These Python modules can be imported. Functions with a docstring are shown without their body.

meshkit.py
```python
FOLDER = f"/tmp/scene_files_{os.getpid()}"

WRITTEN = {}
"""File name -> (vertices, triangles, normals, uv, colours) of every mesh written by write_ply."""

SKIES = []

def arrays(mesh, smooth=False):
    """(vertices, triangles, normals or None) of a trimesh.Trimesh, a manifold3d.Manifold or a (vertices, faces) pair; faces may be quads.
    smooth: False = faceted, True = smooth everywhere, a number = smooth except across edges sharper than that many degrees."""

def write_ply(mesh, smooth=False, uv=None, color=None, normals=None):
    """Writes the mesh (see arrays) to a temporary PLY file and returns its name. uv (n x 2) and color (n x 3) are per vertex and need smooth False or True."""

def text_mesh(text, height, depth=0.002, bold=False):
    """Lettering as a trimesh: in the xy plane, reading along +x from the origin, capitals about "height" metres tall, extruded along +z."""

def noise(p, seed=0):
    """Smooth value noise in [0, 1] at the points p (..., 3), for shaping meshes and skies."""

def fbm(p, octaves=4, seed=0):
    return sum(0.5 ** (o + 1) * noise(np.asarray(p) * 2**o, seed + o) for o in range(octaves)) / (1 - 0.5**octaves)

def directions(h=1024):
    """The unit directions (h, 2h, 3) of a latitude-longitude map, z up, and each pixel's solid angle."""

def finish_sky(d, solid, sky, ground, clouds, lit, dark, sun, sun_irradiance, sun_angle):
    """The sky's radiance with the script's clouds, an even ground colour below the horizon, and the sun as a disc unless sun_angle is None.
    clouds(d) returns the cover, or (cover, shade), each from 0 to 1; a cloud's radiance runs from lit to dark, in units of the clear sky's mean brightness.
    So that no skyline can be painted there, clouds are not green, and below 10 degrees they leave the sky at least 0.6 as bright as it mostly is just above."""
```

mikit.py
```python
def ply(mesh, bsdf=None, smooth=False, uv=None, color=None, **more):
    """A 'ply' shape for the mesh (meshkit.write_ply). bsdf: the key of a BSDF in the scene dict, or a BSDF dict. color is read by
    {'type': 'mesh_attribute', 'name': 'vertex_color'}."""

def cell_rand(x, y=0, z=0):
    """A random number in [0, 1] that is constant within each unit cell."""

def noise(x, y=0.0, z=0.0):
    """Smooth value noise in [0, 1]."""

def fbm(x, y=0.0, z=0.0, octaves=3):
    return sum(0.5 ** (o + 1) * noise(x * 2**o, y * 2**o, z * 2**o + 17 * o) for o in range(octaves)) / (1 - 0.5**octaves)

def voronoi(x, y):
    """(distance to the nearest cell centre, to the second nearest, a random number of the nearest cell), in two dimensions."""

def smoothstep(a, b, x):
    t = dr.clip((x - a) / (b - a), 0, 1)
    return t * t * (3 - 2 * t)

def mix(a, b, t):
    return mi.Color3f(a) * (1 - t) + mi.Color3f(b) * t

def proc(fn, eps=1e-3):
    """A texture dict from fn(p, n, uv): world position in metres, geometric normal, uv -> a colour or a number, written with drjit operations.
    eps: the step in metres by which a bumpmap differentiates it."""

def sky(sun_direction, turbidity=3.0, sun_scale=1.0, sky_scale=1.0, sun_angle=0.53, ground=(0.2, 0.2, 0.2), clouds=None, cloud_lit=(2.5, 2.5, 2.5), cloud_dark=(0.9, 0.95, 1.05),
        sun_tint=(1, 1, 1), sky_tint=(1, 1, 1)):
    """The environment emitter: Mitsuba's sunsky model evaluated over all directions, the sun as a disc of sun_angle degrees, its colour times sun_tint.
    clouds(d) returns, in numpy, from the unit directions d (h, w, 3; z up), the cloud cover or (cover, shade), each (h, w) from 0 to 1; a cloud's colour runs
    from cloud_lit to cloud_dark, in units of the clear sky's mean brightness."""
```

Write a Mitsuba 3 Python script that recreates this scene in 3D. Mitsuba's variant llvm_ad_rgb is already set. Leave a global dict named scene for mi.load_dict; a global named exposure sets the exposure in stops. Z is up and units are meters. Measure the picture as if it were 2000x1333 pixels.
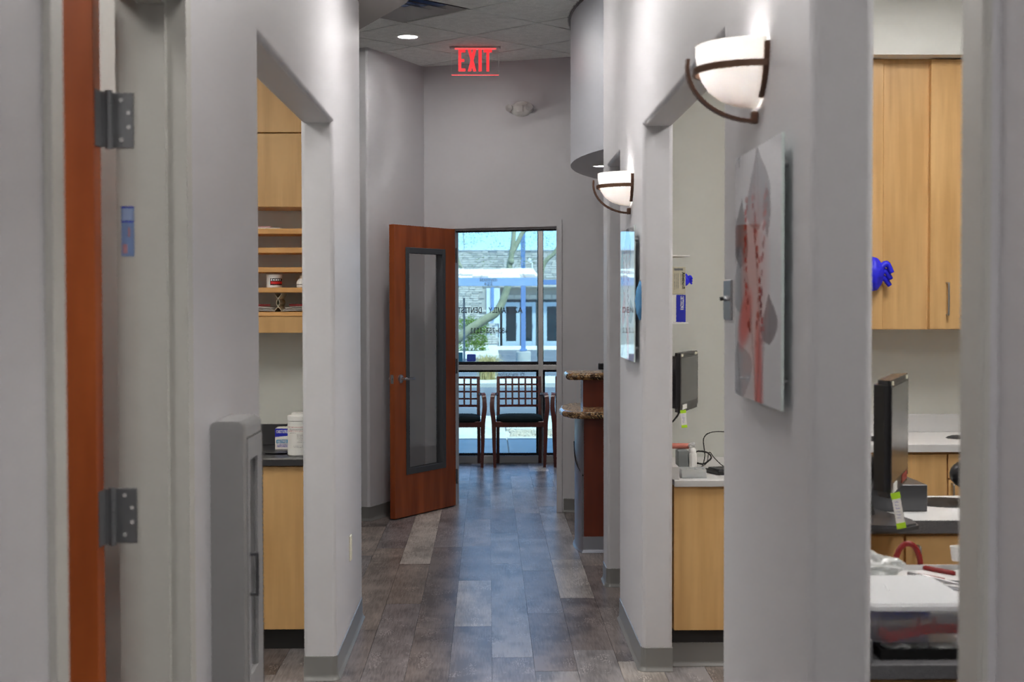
import math, random
import numpy as np
import trimesh
import shapely
from shapely.geometry import Polygon, LineString, box as sbox
import drjit as dr
import mitsuba as mi
import mikit, meshkit
from mikit import noise, fbm, voronoi, cell_rand, smoothstep, mix

T = mi.ScalarTransform4f
scene, labels = {}, {}

# ------------------------------------------------------------------ camera, sky, exposure
EYE = 1.573
yaw, pitch, roll = math.radians(0.949), math.radians(1.577), math.radians(0.11)
fw = np.array([math.sin(yaw) * math.cos(pitch), math.cos(yaw) * math.cos(pitch), -math.sin(pitch)])
rt = np.cross(fw, [0, 0, 1.0]); rt /= np.linalg.norm(rt)
upv = math.cos(roll) * np.cross(rt, fw) + math.sin(roll) * rt
scene['camera'] = {
    'type': 'thinlens', 'fov': math.degrees(2 * math.atan(1000 / 2778.0)), 'fov_axis': 'x',
    'to_world': T().look_at(origin=[0, 0, EYE], target=(np.array([0, 0, EYE]) + fw).tolist(), up=upv.tolist()),
    'aperture_radius': 0.0040, 'focus_distance': 8.5, 'near_clip': 0.05, 'far_clip': 500.0}
exposure = 1.32
scene['sky'] = mikit.sky([0.30, -0.52, 0.80], turbidity=3.5, sun_scale=1.55, sky_scale=3.1, ground=(0.25, 0.25, 0.25),
                         sun_tint=(0.85, 1.0, 1.12), sky_tint=(0.82, 1.0, 1.12))
LAMP = np.array([1.0, 0.965, 0.93])


def lin(r, g, b):
    c = np.array([r, g, b]) / 255.0
    return np.where(c <= 0.04045, c / 12.92, ((c + 0.055) / 1.055) ** 2.4).tolist()


# ------------------------------------------------------------------ materials
def rgb(c):
    return {'type': 'rgb', 'value': [float(x) for x in c]}


def pr(name, color, rough=0.5, spec=0.5, metal=0.0, bump=None, bscale=0.0, **kw):
    col = color if isinstance(color, dict) else rgb(color)
    d = {'type': 'principled', 'base_color': col, 'roughness': rough, 'specular': spec, 'metallic': metal, **kw}
    if bump is not None:
        d = {'type': 'bumpmap', 'arbitrary': bump, 'scale': bscale, 'bsdf': d}
    scene[name] = {'type': 'twosided', 'bsdf': d}
    return name


def wood(base, dark, fx, fy, fz, amt=1.0):
    base, dark = lin(*base), lin(*dark)

    def fn(p, n, uv):
        g = fbm(p.x * fx, p.y * fy, p.z * fz, 3)
        w = fbm(p.x * 3.1 + 7, p.y * 3.1, p.z * 1.3, 2)
        t = dr.clip((g - 0.5) * 1.6 * amt + (w - 0.5) * 1.3 * amt + 0.42, 0, 1)
        return mix(base, dark, t)
    return mikit.proc(fn)


WALLC = lin(197, 196, 199)
pr('paint_corridor', WALLC, 0.45, 0.35)
pr('paint_room', lin(200, 201, 194), 0.5, 0.3)
pr('paint_white', lin(214, 215, 210), 0.5, 0.3)
pr('paint_frame', lin(190, 189, 183), 0.35, 0.45)
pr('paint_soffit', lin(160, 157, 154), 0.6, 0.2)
pr('paint_drum', lin(188, 190, 198), 0.38, 0.45)
pr('vinyl_base', lin(120, 120, 118), 0.35, 0.5)
pr('maple', wood((208, 168, 114), (190, 148, 94), 34, 34, 2.2), 0.4, 0.4)
pr('maple_edge', wood((222, 172, 110), (206, 154, 92), 12, 12, 60), 0.45, 0.35)
pr('cherry', wood((172, 88, 42), (136, 60, 26), 16, 16, 1.6, 1.1), 0.38, 0.45)
pr('cherry_dark', wood((118, 54, 34), (88, 36, 22), 16, 16, 1.4), 0.3, 0.5)
pr('chair_wood', wood((86, 34, 22), (60, 22, 14), 40, 40, 6), 0.28, 0.5)
pr('laminate_dark', lin(46, 46, 50), 0.25, 0.5)
pr('laminate_speck', mikit.proc(lambda p, n, uv: mix(lin(84, 84, 88), lin(118, 118, 120), cell_rand(p.x * 500, p.y * 500, p.z * 500))), 0.35, 0.4)
pr('laminate_grey', lin(186, 185, 184), 0.3, 0.4)
pr('laminate_light', lin(205, 205, 205), 0.28, 0.45)
pr('black_plastic', lin(22, 22, 24), 0.3, 0.5)
pr('black_matte', lin(15, 15, 16), 0.6, 0.3)
pr('dark_grey', lin(64, 65, 68), 0.45, 0.4)
pr('screen', lin(50, 52, 52), 0.16, 0.5)
pr('toe_kick', lin(46, 46, 47), 0.5, 0.3)
pr('steel', lin(176, 176, 178), 0.28, 0.5, 1.0)
pr('chrome', lin(205, 207, 212), 0.12, 0.5, 1.0)
pr('steel_dark', lin(108, 109, 112), 0.38, 0.5, 1.0)
pr('hinge_steel', lin(126, 128, 131), 0.45, 0.5, 0.55)
pr('brushed_silver', lin(168, 172, 182), 0.32, 0.5, 0.75)
pr('bronze', lin(92, 66, 52), 0.42, 0.5, 0.45)
pr('white_plastic', lin(228, 228, 224), 0.35, 0.4)
pr('cream_plastic', lin(222, 218, 198), 0.4, 0.4)
pr('grey_metal', lin(160, 160, 160), 0.4, 0.45)
pr('cabinet_grey', lin(150, 150, 150), 0.35, 0.5)
pr('grey_frame', lin(74, 76, 80), 0.4, 0.45)
pr('alu_frame', lin(172, 169, 164), 0.45, 0.4)
pr('red_plastic', lin(200, 34, 34), 0.35, 0.45)
pr('dark_red', lin(128, 26, 26), 0.4, 0.4)
pr('pink_plastic', lin(196, 120, 106), 0.4, 0.4)
pr('blue_print', lin(38, 44, 168), 0.45, 0.35)
pr('teal_print', lin(56, 132, 176), 0.45, 0.35)
pr('blue_nitrile', lin(40, 40, 214), 0.45, 0.4)
pr('light_blue', lin(90, 150, 200), 0.45, 0.4)
pr('paper', lin(226, 225, 220), 0.7, 0.2)
pr('paper_beige', lin(196, 190, 168), 0.6, 0.25)
pr('paper_pink', lin(214, 176, 178), 0.7, 0.2)
pr('lime', lin(180, 224, 50), 0.6, 0.3)
pr('black_ink', lin(20, 20, 22), 0.6, 0.2)
pr('grey_ink', lin(120, 120, 120), 0.6, 0.2)
pr('red_ink', lin(168, 40, 46), 0.6, 0.2)
pr('white_ink', lin(230, 230, 232), 0.6, 0.2)
pr('charcoal', lin(44, 44, 44), 0.5, 0.3)
pr('cushion', lin(20, 30, 32), 0.85, 0.15)
pr('gold_print', lin(40, 36, 34), 0.5, 0.3)
scene['glass'] = {'type': 'thindielectric', 'int_ior': 1.5}
scene['glass_tint'] = {'type': 'thindielectric', 'int_ior': 1.5, 'specular_transmittance': rgb((0.80, 0.95, 1.0))}
scene['acrylic'] = {'type': 'thindielectric', 'int_ior': 1.35}
scene['glass_solid'] = {'type': 'principled', 'base_color': rgb(lin(226, 240, 236)), 'roughness': 0.1, 'specular': 0.5}
scene['frosted_shade'] = {'type': 'principledthin', 'base_color': rgb((0.82, 0.77, 0.70)), 'roughness': 0.5, 'diff_trans': 0.50}
scene['milky'] = {'type': 'principledthin', 'base_color': rgb((0.90, 0.91, 0.93)), 'roughness': 0.15, 'diff_trans': 1.0, 'spec_trans': 0.78}
scene['milky_lid'] = {'type': 'principledthin', 'base_color': rgb((0.90, 0.91, 0.92)), 'roughness': 0.3, 'diff_trans': 0.6}
scene['clear_film'] = {'type': 'principledthin', 'base_color': rgb((0.9, 0.92, 0.92)), 'roughness': 0.15, 'diff_trans': 0.9, 'spec_trans': 0.45}
scene['smoke_plastic'] = {'type': 'principledthin', 'base_color': rgb((0.42, 0.45, 0.45)), 'roughness': 0.15, 'diff_trans': 0.8, 'spec_trans': 0.35}


def granite(p, n, uv):
    d1, d2, r = voronoi(p.x * 130 + p.z * 93, p.y * 130 + p.z * 117)
    g = fbm(p.x * 48, p.y * 48, p.z * 48, 3)
    c = mix(lin(150, 112, 72), lin(70, 50, 38), smoothstep(0.35, 0.65, g))
    c = mix(c, lin(206, 178, 138), smoothstep(0.72, 0.86, r))
    return mix(c, lin(34, 28, 26), smoothstep(0.0, 0.16, 0.2 - r))


pr('granite', mikit.proc(granite), 0.12, 0.55)


def plank_fn(base, k):
    base = np.array(lin(*base))
    lo, hi = (base * 0.66).tolist(), np.minimum(base * 1.28, 1).tolist()

    def fn(p, n, uv):
        g = fbm(p.x * 170 + 13 * k, p.y * 14, 3.0 * k, 3)
        b = fbm(p.x * 9 + 5 * k, p.y * 5, 1.7 * k, 3)
        t = dr.clip((g - 0.5) * 0.9 + (b - 0.5) * 2.3 + 0.5, 0, 1)
        c = mix(lo, hi, t)
        worm = smoothstep(0.60, 0.72, fbm(p.x * 14 + 3 * k, p.y * 9, 9.0, 2)) * smoothstep(0.60, 0.68, noise(p.x * 300, p.y * 60, 2.0 * k))
        return mix(c, (base * 1.9).tolist(), worm * 0.5)
    return mikit.proc(fn)


PLANKS = [pr('plank_' + n, plank_fn(c, k), 0.30, 0.30) for k, (n, c) in enumerate(
    [('umber', (101, 93, 90)), ('slate', (108, 102, 102)), ('brown', (117, 107, 101)), ('ash', (120, 116, 116)), ('pale', (150, 143, 137))])]


def tile_col(p, n, uv):
    a = fbm(p.x * 30, p.y * 30, 3.0, 3)
    f = smoothstep(0.06, 0.0, dr.abs(fbm(p.x * 45 + 3, p.y * 45, 8.0, 2) - 0.5))
    return mix(mix(lin(226, 229, 226), lin(206, 209, 206), a), lin(236, 238, 235), f * 0.6)


pr('ceiling_tile', mikit.proc(tile_col), 0.8, 0.1)
pr('ceiling_grid', lin(120, 121, 120), 0.6, 0.2)

AW, AH, AZ0 = 0.57, 0.595, 1.338


def art_fn(p, n, uv):
    far = p.y > 5
    y0 = dr.select(far, 6.71, 3.59)
    u = (y0 - p.y) / dr.select(far, 0.62, AW)
    v = (p.z - AZ0) / AH
    c = mix(lin(238, 238, 241), lin(220, 223, 228), fbm(u * 2.2, v * 2.2, 1.0, 2))

    def ell(cu, cv, ru, rv, rot=0.0, soft=0.12):
        cs, sn = math.cos(rot), math.sin(rot)
        a = ((u - cu) * cs + (v - cv) * sn) / ru
        b = (-(u - cu) * sn + (v - cv) * cs) / rv
        r = a * a + b * b
        return smoothstep(1.0 + soft, 1.0 - soft, r), a, b

    def leaf(c, cu, cv, ru, rv, rot, col, k):
        _, a, b = ell(cu, cv, ru, rv, rot)
        b2 = b + 0.25 * (1 - b * b)
        edge = 1 - b2 * b2 - dr.abs(a) * (1.0 + 0.25 * b)
        m = smoothstep(0.0, 0.10, edge) * smoothstep(1.02, 0.98, dr.abs(b2))
        rim = smoothstep(0.16, 0.05, edge) * m
        vein = smoothstep(0.05, 0.0, dr.abs(a)) * 0.7 + smoothstep(0.85, 1.0, dr.sin((b - dr.abs(a) * 0.8) * 26)) * 0.25 + rim * 0.25
        return mix(c, mix(lin(*col), lin(84, 82, 86), dr.clip(vein, 0, 1)), m * k)
    c = leaf(c, 0.52, 0.84, 0.25, 0.17, 0.1, (148, 150, 158), 0.85)
    c = leaf(c, 0.14, 0.68, 0.17, 0.15, -0.15, (112, 112, 116), 0.9)
    c = leaf(c, 0.14, 0.49, 0.18, 0.15, 0.1, (178, 182, 190), 0.7)
    c = leaf(c, 0.76, 0.33, 0.16, 0.10, 0.12, (126, 118, 124), 0.9)
    c = leaf(c, 0.10, 0.10, 0.30, 0.14, 0.3, (168, 170, 178), 0.6)
    wash, _, _ = ell(0.46, 0.50, 0.27, 0.30, 0.05, 0.9)
    c = mix(c, lin(226, 158, 152), wash * 0.42)
    bl, _, _ = ell(0.24, 0.32, 0.17, 0.09, 0.5, 0.8)
    c = mix(c, lin(224, 106, 104), bl * 0.8)
    stem, _, _ = ell(0.55, 0.08, 0.085, 0.24, 0.05, 0.9)
    c = mix(c, lin(226, 92, 88), stem * 0.75)
    strands = smoothstep(0.05, 0.02, dr.abs(u - (0.52 + 0.10 * dr.sin(v * 5.5)))) + smoothstep(0.05, 0.02, dr.abs(u - (0.36 + 0.12 * dr.sin(v * 4 + 2.2)))) \
        + smoothstep(0.05, 0.02, dr.abs(u - (0.66 - 0.35 * (0.7 - v)))) * 0.8
    band = smoothstep(0.18, 0.3, v) * smoothstep(0.86, 0.78, v)
    d1, d2, r = voronoi(u * 17, v * 30)
    dots = smoothstep(0.50, 0.34, d1) * smoothstep(0.12, 0.2, r)
    c = mix(c, mix(lin(196, 74, 72), lin(132, 44, 48), r), dr.clip(strands, 0, 1) * band * dots)
    lines = smoothstep(0.012, 0.004, dr.abs(u - (0.5 + 0.06 * dr.sin(v * 6)))) + smoothstep(0.012, 0.004, dr.abs(u - (0.34 + 0.34 * (0.45 - v)))) * smoothstep(0.45, 0.4, v) \
        + smoothstep(0.012, 0.004, dr.abs(u - (0.62 + 0.3 * (v - 0.1)))) * smoothstep(0.4, 0.3, v)
    return mix(c, lin(120, 84, 88), dr.clip(lines, 0, 1) * 0.55)


scene['art_print'] = {'type': 'plastic', 'int_ior': 1.5, 'diffuse_reflectance': mikit.proc(art_fn), 'nonlinear': False}


# ------------------------------------------------------------------ mesh helpers
def quadmesh(v, f):
    f = np.asarray(f)
    if f.shape[1] == 4:
        f = np.vstack([f[:, [0, 1, 2]], f[:, [0, 2, 3]]])
    return trimesh.Trimesh(np.asarray(v, float), f, process=False)


def box(x0, x1, y0, y1, z0, z1, c=0.0):
    if c <= 0:
        return trimesh.creation.box(bounds=[[min(x0, x1), min(y0, y1), min(z0, z1)], [max(x0, x1), max(y0, y1), max(z0, z1)]])
    lo, hi = np.minimum([x0, y0, z0], [x1, y1, z1]), np.maximum([x0, y0, z0], [x1, y1, z1])
    c = min(c, 0.45 * (hi - lo).min())
    pts = []
    for i in range(8):
        s = np.array([(i >> k) & 1 for k in range(3)])
        p = np.where(s, hi, lo)
        q = np.where(s, -c, c)
        for k in range(3):
            r = p + q
            r[k] = p[k]
            pts.append(r)
    return trimesh.convex.convex_hull(np.array(pts))


def cat(*ms):
    ms = [m for a in ms for m in (a if isinstance(a, (list, tuple)) else [a])]
    return trimesh.util.concatenate(ms)


def at(m, o=(0, 0, 0), ex=(1, 0, 0), ey=(0, 1, 0), ez=(0, 0, 1)):
    m = m.copy()
    M = np.stack([ex, ey, ez], 1).astype(float)
    m.vertices = m.vertices @ M.T + np.asarray(o, float)
    if np.linalg.det(M) < 0:
        m.faces = m.faces[:, ::-1]
    return m


def rotz(m, deg, o=(0, 0, 0)):
    a = math.radians(deg)
    return at(m, o, (math.cos(a), math.sin(a), 0), (-math.sin(a), math.cos(a), 0))


def prism(poly, z0, z1):
    if not isinstance(poly, shapely.Geometry):
        poly = Polygon(poly)
    ms = [trimesh.creation.extrude_polygon(g, z1 - z0, engine='earcut') for g in getattr(poly, 'geoms', [poly]) if g.area > 1e-7]
    m = cat(ms)
    m.apply_translation([0, 0, z0])
    return m


def tube(pts, r, n=10, closed=False):
    pts = np.asarray(pts, float)
    N = len(pts)
    rs = np.broadcast_to(r, N)
    tg = np.zeros_like(pts)
    for i in range(N):
        a, b = (pts[(i - 1) % N], pts[(i + 1) % N]) if closed else (pts[max(i - 1, 0)], pts[min(i + 1, N - 1)])
        tg[i] = (b - a) / max(np.linalg.norm(b - a), 1e-12)
    u = np.cross(tg[0], [0, 0, 1.0] if abs(tg[0][2]) < 0.9 else [1.0, 0, 0])
    u /= np.linalg.norm(u)
    V, F = [], []
    for i in range(N):
        u = u - tg[i] * (u @ tg[i])
        u /= np.linalg.norm(u)
        w = np.cross(tg[i], u)
        for k in range(n):
            a = 2 * math.pi * k / n
            V.append(pts[i] + rs[i] * (math.cos(a) * u + math.sin(a) * w))
    for i in range(N if closed else N - 1):
        j = (i + 1) % N
        for k in range(n):
            k2 = (k + 1) % n
            F.append([i * n + k, i * n + k2, j * n + k2, j * n + k])
    F = np.array(F)
    F = np.vstack([F[:, [0, 1, 2]], F[:, [0, 2, 3]]])
    if not closed:
        c0, c1 = len(V), len(V) + 1
        V += [pts[0], pts[-1]]
        F = np.vstack([F, [[c0, (k + 1) % n, k] for k in range(n)], [[c1, (N - 1) * n + k, (N - 1) * n + (k + 1) % n] for k in range(n)]])
    return trimesh.Trimesh(np.array(V), F, process=False)


def cyl(p0, p1, r, n=20):
    return tube([p0, p1], r, n)


def strip(path, half_w, half_t, wdir):
    """A flat bar swept along path: half_w along wdir, half_t across."""
    path = np.asarray(path, float)
    V, F = [], []
    N = len(path)
    hw, ht = np.broadcast_to(half_w, N), np.broadcast_to(half_t, N)
    for i in range(N):
        t = path[min(i + 1, N - 1)] - path[max(i - 1, 0)]
        t /= np.linalg.norm(t)
        w = np.asarray(wdir, float) if np.ndim(wdir) == 1 else np.asarray(wdir[i], float)
        w = w - t * (w @ t)
        w /= np.linalg.norm(w)
        q = np.cross(t, w)
        for a, b in ((-1, -1), (1, -1), (1, 1), (-1, 1)):
            V.append(path[i] + a * hw[i] * w + b * ht[i] * q)
    for i in range(N - 1):
        for k in range(4):
            k2 = (k + 1) % 4
            F.append([i * 4 + k, i * 4 + k2, i * 4 + 4 + k2, i * 4 + 4 + k])
    F += [[3, 2, 1, 0], [N * 4 - 4, N * 4 - 3, N * 4 - 2, N * 4 - 1]]
    return quadmesh(V, F)


def spline(pts, n=8):
    pts = np.asarray(pts, float)
    P = np.vstack([2 * pts[0] - pts[1], pts, 2 * pts[-1] - pts[-2]])
    out = []
    for i in range(len(pts) - 1):
        a, b, c, d = P[i:i + 4]
        for t in np.linspace(0, 1, n, endpoint=False):
            out.append(0.5 * (2 * b + (c - a) * t + (2 * a - 5 * b + 4 * c - d) * t * t + (3 * b - a - 3 * c + d) * t ** 3))
    out.append(pts[-1])
    return np.array(out)


def lathe(prof, o=(0, 0, 0), n=32, a0=0.0, a1=2 * math.pi):
    """prof: (r, z) pairs, turned about z."""
    full = abs(a1 - a0 - 2 * math.pi) < 1e-6
    m = n if full else n + 1
    V, F = [], []
    for r, z in prof:
        for k in range(m):
            a = a0 + (a1 - a0) * k / n
            V.append([o[0] + r * math.cos(a), o[1] + r * math.sin(a), o[2] + z])
    for i in range(len(prof) - 1):
        for k in range(n):
            k2 = (k + 1) % m
            F.append([i * m + k, i * m + k2, (i + 1) * m + k2, (i + 1) * m + k])
    return quadmesh(V, F)


def blob(c, r, amp=0.15, freq=9, seed=0, sub=3, sq=(1, 1, 1)):
    m = trimesh.creation.icosphere(subdivisions=sub)
    v = m.vertices
    d = (meshkit.fbm(v * freq / 6 + seed * 3.7, 3, seed) - 0.5) * 2 * amp
    m.vertices = (v * (1 + d)[:, None]) * np.asarray(sq) * r + np.asarray(c)
    return m


def rect_offset(ring, r):
    """Mitre offset of a counter-clockwise rectilinear ring inwards by r."""
    ring = np.asarray(ring, float)
    N = len(ring)
    out = np.zeros_like(ring)
    for i in range(N):
        a, b, c = ring[i - 1], ring[i], ring[(i + 1) % N]
        e0, e1 = (b - a) / np.linalg.norm(b - a), (c - b) / np.linalg.norm(c - b)
        n0, n1 = np.array([-e0[1], e0[0]]), np.array([-e1[1], e1[0]])
        out[i] = b + r * (n0 + n1)
    return out


def bull_slab(ring, x0, x1, r=0.019, steps=8):
    """A wall: the rectilinear outline ring (y, z), counter-clockwise, between x0 and x1, its edges rounded on both faces. For smooth=True."""
    an = [math.pi / 2 * s / steps for s in range(steps + 1)]
    prof = [(x0, r + 0.012)] + [(x0 + r * (1 - math.cos(a)), r * (1 - math.sin(a))) for a in an]
    prof += [(x1 - r * (1 - math.cos(a)), r * (1 - math.sin(a))) for a in an[::-1]] + [(x1, r + 0.012)]
    rings = [np.column_stack([np.full(len(ring), x), rect_offset(ring, o)]) for x, o in prof]
    N, P = len(ring), len(prof)
    V, F = [], []
    for k in range(N):
        o = len(V)
        for i in range(P):
            V += [rings[i][k], rings[i][(k + 1) % N]]
        for i in range(P - 1):
            a = o + 2 * i
            F += [[a, a + 1, a + 3], [a, a + 3, a + 2]]
    import mapbox_earcut as earcut
    for i, flip in ((0, True), (P - 1, False)):
        tri = earcut.triangulate_float64(rings[i][:, 1:].copy(), np.array([N], np.uint32)).reshape(-1, 3).astype(int)
        v = rings[i]
        c = np.cross(v[tri[:, 1]] - v[tri[:, 0]], v[tri[:, 2]] - v[tri[:, 0]])[:, 0]
        bad = (c > 0) == flip
        tri[bad] = tri[bad][:, ::-1]
        F += (tri + len(V)).tolist()
        V += list(v)
    m = trimesh.Trimesh(np.array(V), np.array(F), process=False)
    # outward side walls
    c = np.cross(m.vertices[m.faces[:, 1]] - m.vertices[m.faces[:, 0]], m.vertices[m.faces[:, 2]] - m.vertices[m.faces[:, 0]])
    n0 = np.array([0, ring[1][1] - ring[0][1], -(ring[1][0] - ring[0][0])])
    k = 2 * (len(an))
    if c[k] @ n0 < 0:
        f = m.faces.copy()
        n_side = 2 * N * (P - 1)
        f[:n_side] = f[:n_side, ::-1]
        m = trimesh.Trimesh(m.vertices, f, process=False)
    return m


def sweep_profile(path, prof, closed=False):
    """prof: (offset to the path's left, z) pairs, along the plan path."""
    path = np.asarray(path, float)
    N = len(path)
    nrm = []
    for i in range(N):
        if closed:
            a, b, c = path[i - 1], path[i], path[(i + 1) % N]
        else:
            a, b, c = path[max(i - 1, 0)], path[i], path[min(i + 1, N - 1)]
        e0 = (b - a) if np.linalg.norm(b - a) > 0 else (c - b)
        e1 = (c - b) if np.linalg.norm(c - b) > 0 else (b - a)
        e0, e1 = e0 / np.linalg.norm(e0), e1 / np.linalg.norm(e1)
        n0, n1 = np.array([-e0[1], e0[0]]), np.array([-e1[1], e1[0]])
        nrm.append((n0 + n1) / max(1 + n0 @ n1, 0.3))
    P = len(prof)
    V = [[*(path[i] + nrm[i] * o), z] for i in range(N) for o, z in prof]
    F = []
    for i in range(N if closed else N - 1):
        j = (i + 1) % N
        for k in range(P):
            k2 = (k + 1) % P
            F.append([i * P + k, j * P + k, j * P + k2, i * P + k2])
    m = quadmesh(V, F)
    if not closed:
        F2 = [[0, k, k + 1] for k in range(1, P - 1)] + [[(N - 1) * P, (N - 1) * P + k + 1, (N - 1) * P + k] for k in range(1, P - 1)]
        m = trimesh.Trimesh(m.vertices, np.vstack([m.faces, F2]), process=False)
    trimesh.repair.fix_normals(m)
    return m


def rounded(pts, r, n=6):
    """Plan path with its inner corners rounded."""
    pts = [np.asarray(p, float) for p in pts]
    out = [pts[0]]
    for i in range(1, len(pts) - 1):
        a, b, c = pts[i - 1], pts[i], pts[i + 1]
        d0, d1 = (a - b) / np.linalg.norm(a - b), (c - b) / np.linalg.norm(c - b)
        p, q = b + d0 * r, b + d1 * r
        for t in np.linspace(0, 1, n):
            out.append((1 - t) ** 2 * p + 2 * t * (1 - t) * (b + (d0 + d1) * r * 0.18) + t * t * q)
    out.append(pts[-1])
    return np.array(out)


_text = {}


def text(s, h, o, ex, ez_up, bold=False, depth=0.0012, width=None, center=False):
    """Flat lettering: reads along ex, rises along ez_up, raised along their cross product; width: stretched to it."""
    k = (s, bold)
    if k not in _text:
        _text[k] = meshkit.text_mesh(s, 1.0, 1.0, bold)
    m = _text[k].copy()
    w = m.bounds[1][0]
    sx = h if width is None else width / w
    m.vertices = m.vertices * [sx, h, depth]
    if center:
        m.vertices[:, 0] -= sx * w / 2
    ex, up = np.asarray(ex, float), np.asarray(ez_up, float)
    return at(m, o, ex, up, np.cross(ex, up))


# ------------------------------------------------------------------ scene helpers
_count = {}


def fresh(base):
    n = _count.get(base, 0)
    _count[base] = n + 1
    return base if n == 0 else f'{base}_{n:03d}'


def shape(mesh, mat, smooth=False, emit=None, uv=None, color=None):
    d = mikit.ply(mesh, mat, smooth, uv=uv, color=color)
    if emit is not None:
        d['emitter'] = {'type': 'area', 'radiance': rgb(emit)}
    return d


def thing(name, label, category, group=None):
    k = fresh(name)
    labels[k] = {'label': label, 'category': category}
    if group:
        labels[k]['group'] = group
    return k


def part(root, name, mesh, mat, smooth=False, label=None, emit=None, kind=None):
    k = fresh(root + '__' + name)
    scene[k] = shape(mesh, mat, smooth, emit)
    e = {}
    if label:
        e['label'] = label
    if kind:
        e['kind'] = kind
    if e:
        labels[k] = e
    return k


def single(name, mesh, mat, label, category, group=None, smooth=False, emit=None, kind=None):
    k = thing(name, label, category, group)
    scene[k] = shape(mesh, mat, smooth, emit)
    if kind:
        labels[k]['kind'] = kind
    return k


def struct(name, label, mesh=None, mat=None, smooth=False):
    k = fresh(name)
    labels[k] = {'label': label, 'kind': 'structure'}
    if mesh is not None:
        scene[k] = shape(mesh, mat, smooth)
    return k


# the angled entry wall: direction along it (to the right), its normal away from the camera
TH = math.radians(23.0)
DX, DN = np.array([math.cos(TH), -math.sin(TH)]), np.array([math.sin(TH), math.cos(TH)])
A0 = np.array([0.14, 10.775])


def W2(s, t=0.0):
    """Plan point s metres along the entry wall's face and t metres behind it."""
    return A0 + DX * s + DN * t


CORNER = W2(-0.69)
TOP, LOW = 3.392, 3.05

# ------------------------------------------------------------------ ceiling lights of the place (panel lights set in the ceilings)


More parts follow.
